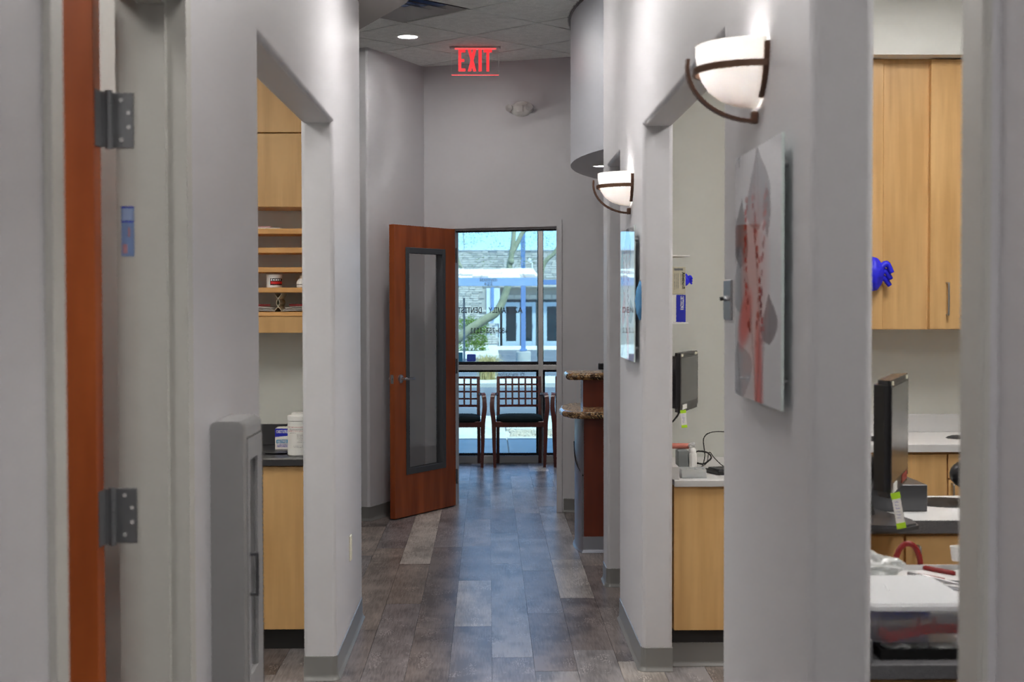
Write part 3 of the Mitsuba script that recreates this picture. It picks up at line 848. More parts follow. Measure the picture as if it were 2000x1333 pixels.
# printed strip on the frame
stx0, stx1, sz0, sz1 = -0.759, -0.733, 1.669, 1.772
st = thing('printed_strip', 'narrow blue printed sticker on the pale metal door frame between the hinges', 'sticker')
pr('sticker_blue', lin(118, 142, 184), 0.6, 0.2)
pr('sticker_pale', lin(146, 164, 200), 0.6, 0.2)
pr('sticker_pink', lin(176, 130, 140), 0.6, 0.2)
part(st, 'paper', box(stx0, stx1, YF - 0.0012, YF, sz0, sz1), 'sticker_blue')
part(st, 'panel', box(stx0 + 0.003, stx1 - 0.003, YF - 0.0018, YF, sz0 + 0.075, sz1 - 0.005), 'sticker_pale', label='pale blue upper panel')
part(st, 'figure', cat(box(stx0 + 0.003, stx0 + 0.012, YF - 0.0018, YF, sz0 + 0.006, sz0 + 0.025), box(stx0 + 0.014, stx0 + 0.018, YF - 0.0018, YF, sz0 + 0.04, sz0 + 0.06)), 'sticker_pink', label='pinkish printed figure')
for zr_ in (sz0 + 0.070, sz1 - 0.003):
    part(st, 'rule', box(stx0, stx1, YF - 0.0018, YF, zr_, zr_ + 0.003), 'blue_print')

# ------------------------------------------------------------------ entry door (standing open) and its frame
door2 = struct('door_2', 'cherry wood door with a tall glass light standing open at the entry')
fp_ = [(0, -0.006), (0.05, -0.006), (0.05, 0.126), (0, 0.126)]
sideL = Polygon([(DL, 0.126), (DL, 0.075), (DL + 0.016, 0.075), (DL + 0.016, 0.03), (DL, 0.03), (DL, -0.010), (DL - 0.05, -0.010), (DL - 0.05, 0.126)])
sideR = Polygon([(DR, 0.126), (DR, 0.075), (DR - 0.016, 0.075), (DR - 0.016, 0.03), (DR, 0.03), (DR, -0.010), (DR + 0.042, -0.010), (DR + 0.042, 0.126)])
part(door2, 'frame', angled(cat(prism(sideL, 0, DH + 0.05), prism(sideR, 0, DH + 0.05), box(DL, DR, -0.010, 0.126, DH, DH + 0.05), box(DL, DR, 0.03, 0.075, DH - 0.016, DH))), 'paint_corridor')
part(door2, 'head_seal', angled(box(DL + 0.016, DR - 0.016, 0.045, 0.11, DH - 0.026, DH - 0.0155)), 'charcoal', label='dark seal under the frame head')
hp, ld = np.array([-0.252, 10.932, 0]), np.array([-0.511, -0.860, 0])
ld /= np.linalg.norm(ld)
lnn = np.array([0.860, -0.511, 0]) / np.linalg.norm([0.860, 0.511])


def leaf2(m):
    """x along the leaf from the hinge, y = outwards from its seen face, z up."""
    return at(m, hp + ld * 0.004, ld, lnn)


LW = 0.822
g0, g1, gz0, gz1 = 0.158, 0.668, 0.325, 1.960
part(door2, 'leaf', leaf2(cat(box(0, g0 + 0.01, -0.044, 0, 0.008, DH - 0.004, 0.001), box(g1 - 0.01, LW, -0.044, 0, 0.008, DH - 0.004, 0.001),
                              box(g0, g1, -0.044, 0, 0.008, gz0 + 0.01, 0.0), box(g0, g1, -0.044, 0, gz1 - 0.01, DH - 0.004, 0.0))), 'cherry')
fw_ = 0.030
part(door2, 'glazing_frame', leaf2(cat([b for s in (0.007, -0.051) for b in (
    box(g0 - 0.012, g0 + fw_, s - 0.008, s, gz0 - 0.012, gz1 + 0.012, 0.002), box(g1 - fw_, g1 + 0.012, s - 0.008, s, gz0 - 0.012, gz1 + 0.012, 0.002),
    box(g0 + fw_, g1 - fw_, s - 0.008, s, gz0 - 0.012, gz0 + fw_, 0.002), box(g0 + fw_, g1 - fw_, s - 0.008, s, gz1 - fw_, gz1 + 0.012, 0.002))] + [
    box(g0 + 0.002, g0 + fw_ - 0.004, -0.050, 0.0, gz0, gz1), box(g1 - fw_ + 0.004, g1 - 0.002, -0.050, 0.0, gz0, gz1), box(g0, g1, -0.05, 0.0, gz0, gz0 + fw_ - 0.004), box(g0, g1, -0.05, 0.0, gz1 - fw_ + 0.004, gz1)])), 'grey_frame', label='dark grey metal glazing frame')
part(door2, 'pane', leaf2(box(g0 + 0.012, g1 - 0.012, -0.024, -0.0225, gz0 + 0.012, gz1 - 0.012)), 'glass', label='clear glass pane')
lev = []
for s in (1, -1):
    y0 = 0.0 if s > 0 else -0.044
    rose = lathe([(0.0, 0.013), (0.024, 0.013), (0.030, 0.009), (0.032, 0.0)], n=28).apply_transform(trimesh.transformations.rotation_matrix(-math.pi / 2 * s, [1, 0, 0]))
    rose.apply_translation([LW - 0.070, y0, 1.018])
    yy = y0 + s * 0.05
    arm = tube(spline([(LW - 0.070, y0 + s * 0.008, 1.018), (LW - 0.070, y0 + s * 0.04, 1.018), (LW - 0.082, yy, 1.018), (LW - 0.13, yy + s * 0.004, 1.016), (LW - 0.185, yy - s * 0.004, 1.015)], 6),
               np.interp(np.linspace(0, 1, 25), [0, 0.4, 0.6, 1], [0.011, 0.010, 0.009, 0.010]), 12)
    part(door2, 'lever', leaf2(cat(rose, arm)), 'chrome', 40, label='polished chrome lever handle')
part(door2, 'latch_plate', leaf2(cat(box(LW - 0.0005, LW + 0.0015, -0.036, -0.010, 0.985, 1.048, 0.0005), box(LW, LW + 0.011, -0.030, -0.016, 1.008, 1.026, 0.002))), 'steel', label='steel latch plate')
for zc in (1.93, 1.08, 0.23):
    part(door2, 'hinge', cyl((*(hp + lnn * 0.008)[:2], zc - 0.057), (*(hp + lnn * 0.008)[:2], zc + 0.057), 0.0075, 14), 'steel_dark', 40)
# wall bumper behind the door
b0 = e3(W2(-0.69, -0.495)) + np.array([0, 0, 1.016])
ds = thing('door_stop', 'small chrome and black wall bumper left of the open cherry door', 'door stop')
part(ds, 'base', at(lathe([(0.0, 0.022), (0.018, 0.022), (0.022, 0.016), (0.026, 0.0)], n=24), b0, EN, (0, 0, 1), EX), 'chrome', 40)
part(ds, 'rubber', at(lathe([(0.0, 0.052), (0.015, 0.050), (0.019, 0.044), (0.019, 0.02)], n=24), b0, EN, (0, 0, 1), EX), 'black_matte', 40, label='black rubber tip')

# ------------------------------------------------------------------ storefront window at the far end
WY = 13.90
win = struct('window_1', 'storefront window of tall panes with a transom bar and lettering')
struct('wall_front', 'front wall around the storefront window', cat(box(-3.5, -1.11, WY - 0.02, WY + 0.1, -0.1, 3.5), box(2.13, 4.1, WY - 0.02, WY + 0.1, -0.1, 3.5), box(-1.15, 2.15, WY - 0.02, WY + 0.1, 2.75, 3.5)), 'paint_corridor')
MX = [-1.065, 0.5085, 2.082]
for x in MX:
    part(win, 'mullion', box(x - 0.0225, x + 0.0225, WY - 0.06, WY + 0.05, 0.0, 2.75, 0.002), 'alu_frame')
for i in range(2):
    a, b = MX[i] + 0.0225, MX[i + 1] - 0.0225
    part(win, 'transom', box(a, b, WY - 0.06, WY + 0.05, 0.908, 0.958, 0.002), 'alu_frame')
    part(win, 'sill', box(a, b, WY - 0.06, WY + 0.05, 0.0, 0.072, 0.002), 'alu_frame')
    part(win, 'head', box(a, b, WY - 0.06, WY + 0.05, 2.70, 2.75, 0.002), 'alu_frame')
    gk = []
    for z0, z1, k in ((0.072, 0.908, 0.020), (0.958, 2.70, 0.006)):
        kb = 0.020 if z0 < 0.5 else 0.030
        gk += [box(a, a + k, WY - 0.02, WY + 0.02, z0, z1), box(b - k, b, WY - 0.02, WY + 0.02, z0, z1), box(a + k, b - k, WY - 0.02, WY + 0.02, z0, z0 + kb), box(a + k, b - k, WY - 0.02, WY + 0.02, z1 - k, z1)]
        part(win, 'pane', box(a + k * 0.5, b - k * 0.5, WY - 0.003, WY - 0.001, z0 + 0.005, z1 - 0.005), 'glass_tint', label='large window pane')
    part(win, 'gasket', cat(gk), 'black_matte', label='black glazing gasket')


def wtext(s, h, xs, z, xe, bold=False):
    """Vinyl lettering on the pane that reads from outside, from xs (seen right) to xe."""
    return text(s, h, (xs, WY + 0.0005, z), (-1, 0, 0), (0, 0, 1), bold, 0.0012, width=xs - xe)


part(win, 'lettering', cat(wtext('AZ', 0.053, 0.336, 1.466, 0.247, True), wtext('FAMILY', 0.053, 0.200, 1.466, 0.003, True), wtext('DENTISTRY', 0.053, -0.060, 1.466, -0.372, True)), 'black_ink', label='black letters AZ FAMILY DENTISTRY, mirrored from inside')
part(win, 'lettering', wtext('480-753-1111', 0.050, 0.193, 1.268, -0.178, True), 'black_ink', label='black telephone number 480-753-1111, mirrored from inside')
star = [box(-0.0025, 0.0025, 0, 0.001, 0.010, 0.026) for _ in range(8)]
for k, m in enumerate(star):
    m.apply_transform(trimesh.transformations.rotation_matrix(k * math.pi / 4, [0, 1, 0]))
    m.apply_translation([0.332, WY + 0.0005, 0.857])
part(win, 'logo', cat(star, [wtext('invisalign', 0.036, 0.290, 0.845, 0.090), wtext('provider', 0.020, 0.170, 0.815, 0.040)]), 'charcoal', label='dark burst and lettering invisalign, mirrored from inside')
part(win, 'decal', box(-0.310, -0.252, WY - 0.006, WY - 0.0035, 0.990, 1.080), 'teal_print', label='teal rectangular sticker')
nd = prism(sbox(-0.210, 0.992, -0.125, 1.062).buffer(-0.008).buffer(0.008), 0, 0.002)
nk = part(win, 'decal', at(nd, (0, WY - 0.0035, 0), (1, 0, 0), (0, 0, 1), (0, -1, 0)), 'blue_print', label='navy rounded sticker')
part(nk, 'print', cat([box(-0.202, -0.133, WY - 0.0062, WY - 0.0052, z, z + 0.003) for z in (1.005, 1.015, 1.025, 1.035, 1.046)]), 'light_blue')

# ------------------------------------------------------------------ left: fire cabinet, outlet
y0, y1, xf = 3.243, 3.490, LX + 0.080
z0, z1 = 0.60, 1.300
fc = thing('extinguisher_cabinet', 'pale grey metal wall cabinet with a narrow glass strip on the left corridor wall', 'cabinet')
pp = Polygon([(LX - 0.005, y0), (xf - 0.018, y0), (xf - 0.005, y0 + 0.005), (xf, y0 + 0.018), (xf, y1 - 0.018), (xf - 0.018, y1), (LX - 0.005, y1)])
fb = cat(prism(pp, z0, z1 - 0.012), prism(pp.buffer(-0.006), z1 - 0.012, z1 - 0.003), prism(pp.buffer(-0.012), z1 - 0.003, z1))
outer = Polygon([(y0 + 0.012, z0), (y1 - 0.010, z0), (y1 - 0.010, z1), (y0 + 0.012, z1)])
hy0, hy1, hz0, hz1 = 3.282, 3.398, 0.705, 1.212
tub = pp
ring_ = Polygon(pp.exterior.coords)
body = [prism(pp, z0, hz0), prism(pp, hz1, z1 - 0.014), prism(pp.intersection(sbox(-9, 0, 9, hy0)), hz0, hz1), prism(pp.intersection(sbox(-9, hy1, 9, 9)), hz0, hz1),
        prism(pp.intersection(sbox(-9, hy0, LX + 0.006, hy1)), hz0, hz1)]
lip = [prism(pp.buffer(-d), z1 - 0.014 + h0, z1 - 0.014 + h1) for d, h0, h1 in ((0.0015, 0, 0.004), (0.004, 0.004, 0.008), (0.008, 0.008, 0.011), (0.013, 0.011, 0.014))]
part(fc, 'body', cat(body, lip), 'cabinet_grey', 35)
dz0, dz1 = 0.645, 1.258
dm = Polygon([(3.262, dz0), (3.462, dz0), (3.462, dz1), (3.262, dz1)], [[(hy0 + 0.003, hz0 + 0.003), (hy1 - 0.003, hz0 + 0.003), (hy1 - 0.003, hz1 - 0.003), (hy0 + 0.003, hz1 - 0.003)]])
dk = part(fc, 'door', at(prism(dm, 0, 0.0035), (xf, 0, 0), (0, 1, 0), (0, 0, 1), (1, 0, 0)), 'cabinet_grey')
part(fc, 'pane', box(xf - 0.006, xf - 0.0045, hy0, hy1, hz0, hz1), 'glass', label='narrow glass pane')
part(fc, 'interior', box(LX + 0.0065, LX + 0.0075, hy0, hy1, hz0, hz1), 'dark_grey', label='dark inside')
part(fc, 'door_gap', box(xf - 0.001, xf + 0.0007, 3.262, 3.462, dz1, dz1 + 0.004), 'charcoal')
part(dk, 'handle', cat(box(xf, xf + 0.024, 3.274, 3.282, 0.988, 0.996, 0.001), box(xf, xf + 0.024, 3.274, 3.282, 0.895, 0.903, 0.001), box(xf + 0.017, xf + 0.024, 3.274, 3.282, 0.895, 0.996, 0.001)), 'steel_dark', label='dark metal pull handle')
part(fc, 'hinge', cat([cyl((xf + 0.002, 3.464, z), (xf + 0.002, 3.464, z + 0.009), 0.003, 8) for z in np.arange(dz0, dz1 - 0.01, 0.0115)]), 'steel_dark', 40, label='piano hinge')
ot = thing('wall_outlet', 'cream outlet plate low on the left corridor wall past the shelves', 'outlet')
part(ot, 'plate', box(LX - 0.001, LX + 0.006, 6.450, 6.522, 0.392, 0.508, 0.003), 'cream_plastic')
for z in (0.426, 0.474):
    part(ot, 'socket', box(LX + 0.004, LX + 0.008, 6.468, 6.504, z - 0.014, z + 0.014, 0.002), 'cream_plastic')

# ------------------------------------------------------------------ right: sconces, pictures, plate


def sconce(yc, zr, label, power):
    t = thing('wall_sconce', label, 'wall lamp', 'half bowl sconces on the right corridor wall')
    R = 0.143
    ang = np.linspace(math.pi / 2, 3 * math.pi / 2, 29)

    def ring(r, z, inset=0.0):
        return np.array([(RX + r * math.cos(a) * 1.02 - inset, yc + r * math.sin(a), z) for a in ang])
    prof = [(R, zr), (R * 0.995, zr - 0.025), (R * 0.965, zr - 0.05), (R * 0.90, zr - 0.08), (R * 0.78, zr - 0.107), (R * 0.60, zr - 0.128), (R * 0.38, zr - 0.141), (R * 0.15, zr - 0.147), (0.004, zr - 0.148)]
    V = np.vstack([ring(r, z, 0.004) for r, z in prof])
    n = len(ang)
    F = [[i * n + k, i * n + k + 1, (i + 1) * n + k + 1, (i + 1) * n + k] for i in range(len(prof) - 1) for k in range(n - 1)]
    part(t, 'shade', quadmesh(V, F), 'frosted_shade', True, label='frosted white glass half bowl')
    zb = zr - 0.062
    part(t, 'band', strip(ring(R * 1.02, zb, 0.004), 0.0075, 0.0035, (0, 0, 1)), 'bronze', 35, label='dark bronze curved band')
    mer = []
    for a in np.linspace(-0.14, math.pi / 2, 22):
        mer.append((RX - 0.166 * math.cos(a) - 0.004, yc, zb + 0.012 - 0.130 * math.sin(a)))
    part(t, 'rib', strip(mer, 0.012, 0.004, (0, 1, 0)), 'bronze', 35, label='dark bronze centre rib')
    for s in (-1, 1):
        wl = [(RX - 0.006, yc + s * (R + 0.006) * math.cos(a), zr - 0.02 - 0.125 * math.sin(a)) for a in np.linspace(-0.05, 1.05, 14)]
        part(t, 'side_bar', strip(wl, 0.006, 0.006, (1, 0, 0)), 'bronze', 35)
    part(t, 'back_plate', box(RX - 0.006, RX + 0.001, yc - 0.055, yc + 0.055, zr - 0.13, zr - 0.035, 0.002), 'bronze')
    part(t, 'lug', box(RX - 0.016, RX, yc - 0.012, yc + 0.012, zr - 0.186, zr - 0.158, 0.002), 'bronze')
    bm = trimesh.creation.icosphere(subdivisions=2, radius=0.021)
    bm.apply_translation([RX - 0.050, yc, zr - 0.040])
    part(t, 'bulb', bm, 'white_plastic', True, emit=(np.array([1.0, 0.94, 0.88]) * power).tolist(), label='glowing bulb')
    part(t, 'socket', cyl((RX - 0.050, yc, zr - 0.12), (RX - 0.050, yc, zr - 0.062), 0.014, 14), 'white_plastic', 40)
    part(t, 'stem', cyl((RX - 0.050, yc, zr - 0.112), (RX, yc, zr - 0.112), 0.006, 10), 'bronze', 40)


sconce(3.435, 2.188, 'lit half bowl sconce with bronze bands nearest, above the large floral glass picture', 165.0)
sconce(6.50, 2.158, 'smaller looking lit half bowl sconce farther along, above the reflecting picture', 165.0)


def picture(ya, yb, z0, z1, label):
    t = thing('glass_picture', label, 'picture', 'glass floral pictures on the right corridor wall')
    part(t, 'panel', box(RX - 0.025, RX - 0.0195, ya, yb, z0, z1, 0.001), 'glass_solid')
    v = [[RX - 0.0254, ya + .001, z0 + .001], [RX - 0.0254, ya + .001, z1 - .001], [RX - 0.0254, yb - .001, z1 - .001], [RX - 0.0254, yb - .001, z0 + .001]]
    part(t, 'print', quadmesh(v, [[0, 1, 2, 3]]), 'art_print', label='grey leaves and coral blossom print')
    for y in (ya + 0.06, yb - 0.06):
        for z in (z0 + 0.06, z1 - 0.06):
            part(t, 'standoff', cyl((RX - 0.0195, y, z), (RX, y, z), 0.008, 12), 'steel', 40)


picture(3.022, 3.592, 1.338, 1.933, 'large glass picture of grey leaves and coral blossoms under the nearest sconce')
picture(6.09, 6.71, 1.312, 1.902, 'narrow looking glossy picture under the far sconce, mirroring the window')
wp = thing('wall_control', 'small brushed steel plate with a black knob beyond the large glass picture', 'wall control')
part(wp, 'plate', box(RX - 0.006, RX + 0.001, 3.775, 3.892, 1.523, 1.632, 0.003), 'steel')
part(wp, 'knob', cat(cyl((RX - 0.006, 3.85, 1.580), (RX - 0.012, 3.85, 1.580), 0.007, 14)), 'chrome', 40)
part(wp, 'knob_cap', cyl((RX - 0.012, 3.85, 1.580), (RX - 0.022, 3.85, 1.580), 0.005, 14), 'black_plastic', 40, label='black knob end')
gb = blob((RX - 0.004, 6.055, 1.578), 1.0, 0.35, 10, 3, 3, (0.019, 0.028, 0.078))
single('glove', gb, 'light_blue', 'light blue crumpled glove stuck on the wall end beside the reflecting picture', 'glove', smooth=True)

# ------------------------------------------------------------------ left room: maple shelves and counter
RTE = LB - 0.005


def door_panel(t, x0, x1, z0, z1, yf, name='door', handle=None, th=0.019, mat='maple', pull=None):
    d = part(t, name, box(x0 + 0.0015, x1 - 0.0015, yf, yf + th, z0 + 0.0015, z1 - 0.0015, 0.0015), mat)
    if handle is not None:
        hx, ha, hb = handle
        part(d, 'handle', tube(spline([(hx, yf, hb), (hx, yf - 0.022, hb - 0.001), (hx, yf - 0.030, hb - 0.012), (hx, yf - 0.030, ha + 0.012), (hx, yf - 0.022, ha + 0.001), (hx, yf, ha)], 5), 0.0045, 10), 'steel', True, label='brushed steel bar handle')
    return d


lx0, lx1 = -2.2, RTE
us = thing('shelf_unit', 'maple wall unit with open shelves above the dark counter on the left', 'shelf unit')
uf = 6.67
part(us, 'carcass', cat(box(lx0, lx0 + 0.02, uf, 6.95, 1.43, LOW), box(lx1 - 0.02, lx1, uf + 0.004, 6.95, 1.43, LOW), box(lx0, lx1, 6.94, 6.95, 1.43, LOW), box(lx0, lx1, uf + 0.02, 6.94, 2.017, 2.035)), 'maple')
part(us, 'back_panel', box(lx0 + 0.02, lx1 - 0.02, 6.925, 6.94, 1.53, 2.016), 'paint_room')
for z0, z1 in ((1.893, 1.918), (1.804, 1.829), (1.714, 1.737), (1.619, 1.642), (1.508, 1.528)):
    part(us, 'shelf', box(lx0 + 0.02, lx1 - 0.02, uf + 0.002, 6.925, z0, z1, 0.001), 'maple_edge')
part(us, 'apron', box(lx0, lx1, uf, uf + 0.02, 1.430, 1.506, 0.001), 'maple')
part(us, 'bottom', box(lx0 + 0.02, lx1 - 0.02, uf + 0.02, 6.94, 1.43, 1.45), 'maple_edge')
door_panel(us, -1.55, lx1, 2.017, 2.362, uf - 0.001)
door_panel(us, -1.55, lx1, 2.364, 2.76, uf - 0.001)
door_panel(us, lx0, -1.552, 2.017, 2.76, uf - 0.001)
bc = thing('base_cabinet', 'maple base cabinet with black toe kick under the dark counter on the left', 'cabinet')
part(bc, 'carcass', box(lx0, lx1, 6.392, 6.95, 0.10, 0.842), 'maple')
for a, b in ((lx0, -1.5), (-1.5, lx1)):
    door_panel(bc, a, b, 0.100, 0.838, 6.372)
part(bc, 'toe_kick', box(lx0, lx1, 6.435, 6.95, 0.0, 0.10), 'toe_kick', label='black toe kick')
ct = thing('countertop', 'dark grey laminate countertop with backsplash in the left room', 'countertop')
part(ct, 'slab', box(lx0, lx1, 6.345, 6.95, 0.842, 0.877, 0.002), 'laminate_dark')
part(ct, 'edge_trim', box(lx0, lx1, 6.343, 6.346, 0.871, 0.8775), 'steel', label='thin bright edge line')
part(ct, 'backsplash', box(lx0, lx1, 6.930, 6.954, 0.877, 0.979, 0.002), 'laminate_dark')


def canister(x, y, z, r, h, label):
    t = thing('wipes_canister', label, 'canister')
    part(t, 'body', lathe([(0, 0), (r - 0.003, 0), (r, 0.004), (r, h * 0.16), (r * 0.985, h * 0.165), (r * 0.985, h * 0.74), (r, h * 0.745), (r, h * 0.80), (0, h * 0.80)], (x, y, z), 36), 'white_plastic', 35)
    part(t, 'lid', lathe([(r * 1.01, h * 0.81), (r * 1.01, h * 0.91), (r * 0.96, h * 0.93), (r * 0.70, h * 0.935), (r * 0.66, h * 0.98), (r * 0.5, h), (0, h)], (x, y, z), 36), 'white_plastic', 35)
    pa = math.atan2(-y, -x)
    lb = part(t, 'paper_label', lathe([(r * 0.990, h * 0.17), (r * 0.990, h * 0.735)], (x, y, z), 24, pa - 1.9, pa + 1.9), 'paper', True)
    part(lb, 'print', cat([lathe([(r * 0.997, h * q), (r * 0.997, h * (q + w))], (x, y, z), 16, pa - 1.5, pa + b) for q, w, b in ((0.665, 0.008, 1.6), (0.575, 0.007, 1.6))]), 'red_ink', True)
    part(lb, 'fine_print', cat([lathe([(r * 0.997, h * q), (r * 0.997, h * (q + 0.007))], (x, y, z), 10, pa + c, pa + c + w) for q, c, w in
                                [(0.62, -1.0, 1.5), (0.60, -1.0, 1.2), (0.53, -0.9, 0.6), (0.50, -0.2, 1.2), (0.47, -0.2, 1.1), (0.44, -0.2, 1.2), (0.40, -0.2, 1.0), (0.36, -0.1, 0.9), (0.32, -0.2, 1.2), (0.23, -0.5, 1.5), (0.20, -0.5, 1.4)]]), 'grey_ink', True)


canister(-0.862, 6.47, 0.8775, 0.052, 0.196, 'white wipes canister with printed label on the dark counter')


def glove_box_upright(x0, x1, y0, y1, z0, z1):
    t = thing('glove_box', 'blue and white nitrile glove carton behind the wipes canister', 'box')
    b = part(t, 'carton', box(x0, x1, y0, y1, z0, z1, 0.001), 'paper')
    h = z1 - z0
    f = y0 - 0.0008
    top = Polygon([(x0, z1), (x0, z0 + 0.62 * h), (x1, z0 + 0.70 * h), (x1, z1)])
    part(b, 'blue_panel', at(prism(top, 0, 0.0008), (0, y0, 0), (1, 0, 0), (0, 0, 1), (0, -1, 0)), 'blue_print', label='deep blue upper panel')
    part(b, 'pill', at(prism(sbox(x0 + 0.006, z0 + 0.34 * h, x1 - 0.006, z0 + 0.50 * h).buffer(-0.004).buffer(0.004), 0, 0.001), (0, y0, 0), (1, 0, 0), (0, 0, 1), (0, -1, 0)), 'teal_print', label='teal name bar')
    part(b, 'lettering', cat(text('CRITERION', 0.013, (x0 + 0.006, y0 - 0.0008, z0 + 0.80 * h), (1, 0, 0), (0, 0, 1), True, width=0.072), text('NITRILE', 0.011, (x0 + 0.011, y0 - 0.001, z0 + 0.365 * h), (1, 0, 0), (0, 0, 1), True, width=0.055)), 'white_ink')
    part(b, 'fine_print', cat([box(x0 + 0.008, x0 + w, y0 - 0.0012, y0, z0 + q * h, z0 + q * h + 0.002) for q, w in ((0.27, 0.075), (0.22, 0.075), (0.17, 0.06))]), 'blue_print')
    part(b, 'base_band', box(x0, x1, y0 - 0.0008, y0, z0, z0 + 0.07 * h), 'grey_ink')


glove_box_upright(-1.000, -0.905, 6.66, 6.78, 0.8775, 0.982)
single('dark_plate', lathe([(0, 0), (0.05, 0), (0.062, 0.005), (0.058, 0.006), (0, 0.003)], (-0.975, 6.56, 0.8775), 30), 'black_plastic', 'small flat black dish on the dark counter before the glove carton', 'dish', smooth=35)

j = thing('jar', 'white plastic tub with a black and red label on the shelf', 'jar')
part(j, 'tub', lathe([(0, 0), (0.034, 0), (0.036, 0.003), (0.036, 0.046), (0.034, 0.048)], (-1.010, 6.735, 1.6425), 32), 'white_plastic', 35)
part(j, 'lid', lathe([(0.0375, 0.047), (0.0375, 0.061), (0.035, 0.063), (0, 0.063)], (-1.010, 6.735, 1.6425), 32), 'white_plastic', 35)
ja = math.atan2(-6.735, 1.010)
jl = part(j, 'paper_label', lathe([(0.0364, 0.011), (0.0364, 0.043)], (-1.010, 6.735, 1.6425), 20, ja - 0.55, ja + 1.35), 'black_ink', True, label='black wrap label')
part(jl, 'red_panel', lathe([(0.0367, 0.016), (0.0367, 0.029)], (-1.010, 6.735, 1.6425), 20, ja - 0.48, ja + 1.3), 'red_plastic', True)
part(jl, 'lettering', cat([lathe([(0.0367, 0.032), (0.0367, 0.040)], (-1.010, 6.735, 1.6425), 4, ja + a, ja + a + 0.2) for a in (-0.45, -0.15, 0.15, 0.45, 0.75)]), 'white_ink', True)
s2 = thing('small_bottle', 'small white bottle at the shelf end right of the labelled tub', 'bottle')
part(s2, 'body', lathe([(0, 0), (0.022, 0), (0.024, 0.004), (0.024, 0.028), (0.016, 0.040), (0.010, 0.043), (0, 0.043)], (-0.880, 6.73, 1.6425), 24), 'white_plastic', 35)
part(s2, 'paper_label', lathe([(0.0243, 0.012), (0.0243, 0.016)], (-0.880, 6.73, 1.6425), 24), 'grey_ink', True)
part(s2, 'cap', lathe([(0.010, 0.043), (0.010, 0.056), (0, 0.057)], (-0.880, 6.73, 1.6425), 20), 'cream_plastic', 35)
pk = [('paper_stack', 0.005, 'paper', 'thin white stack of paper on the highest open shelf', -1.3, -0.975), ('paper_stack', 0.006, 'paper_pink', 'pinkish folder on top of the paper on the highest open shelf', -1.3, -1.02)]
zz = 1.9185
for n, h, m, lb, xa, xb in pk:
    single(n, box(xa, xb, 6.70, 6.90, zz, zz + h, 0.001), m, lb, 'paper')
    zz += h + 0.0003


def pouch(xc, w, label, flip=1):
    """An open-fronted film pouch lying on the lowest shelf, pinched edge towards the viewer."""
    t = thing('pouch', label, 'pouch')
    y0, z0 = 6.70, 1.529
    n = 14
    V, F = [], []
    pts = []
    for k in range(n + 1):
        s = k / n
        pts.append((xc + flip * (0.028 * math.sin(s * math.pi) ** 2 - 0.034 + 0.0025 * math.sin(9 * s)), z0 + 0.086 * s))
    m = strip([(x, y0 + 0.09, z) for x, z in pts], 0.09, 0.0012, (0, 1, 0))
    part(t, 'flap', m, 'paper_beige', 40, label='pale folded flap')
    part(t, 'sheet', cat(*[strip([(xc + flip * d, y0 + 0.005, z0 + h + 0.004), (xc + flip * (d + w * 0.5), y0 + 0.01, z0 + h + 0.008 + 0.002 * i), (xc + flip * (d + w), y0 + 0.01, z0 + h + 0.006)], 0.09, 0.0012, (0, 1, 0)) for i, (d, h) in enumerate(((0.0, 0.0), (0.004, 0.006), (0.010, 0.013)))]).apply_translation([0, 0.095, 0]), 'paper', label='white sheets')
    part(t, 'band', box(xc + flip * 0.03, xc + flip * (w - 0.005), y0 + 0.05, y0 + 0.06, z0 + 0.026, z0 + 0.036), 'dark_red', label='dark red edge')


pouch(-0.972, 0.16, 'pale folded pouch with white sheets on the lowest shelf, right one')
pouch(-1.004, 0.20, 'pale folded pouch with white sheets on the lowest shelf, left one', -1)

# ------------------------------------------------------------------ right room: near worktop behind the first opening
rc = thing('base_cabinet', 'maple end cabinet with black kick seen through the right opening', 'cabinet')
rx0, rx1 = RB + 0.012, 1.33
part(rc, 'end_panel', box(rx0, rx1, 6.050, 6.069, 0.162, 0.781, 0.002), 'maple')
part(rc, 'carcass', box(rx0, rx1, 6.069, 6.95, 0.162, 0.781), 'maple')
part(rc, 'toe_kick', box(rx0, rx1 - 0.03, 6.085, 6.95, 0.0, 0.162), 'toe_kick', label='black toe kick')
part(rc, 'cove_base', sweep_profile([(rx1 - 0.03, 6.085), (rx0 - 0.01, 6.085)][::-1], [(-o, z) for o, z in bp][::-1]), 'vinyl_base', 50, label='grey vinyl base')
rt_ = thing('countertop', 'pale grey worktop on the maple end cabinet', 'countertop')
part(rt_, 'slab', box(rx0, rx1 + 0.02, 6.030, 6.95, 0.782, 0.810, 0.002), 'laminate_grey')
part(rt_, 'side_splash', box(RB + 0.001, RB + 0.036, 6.06, 6.95, 0.810, 0.865, 0.002), 'laminate_grey')


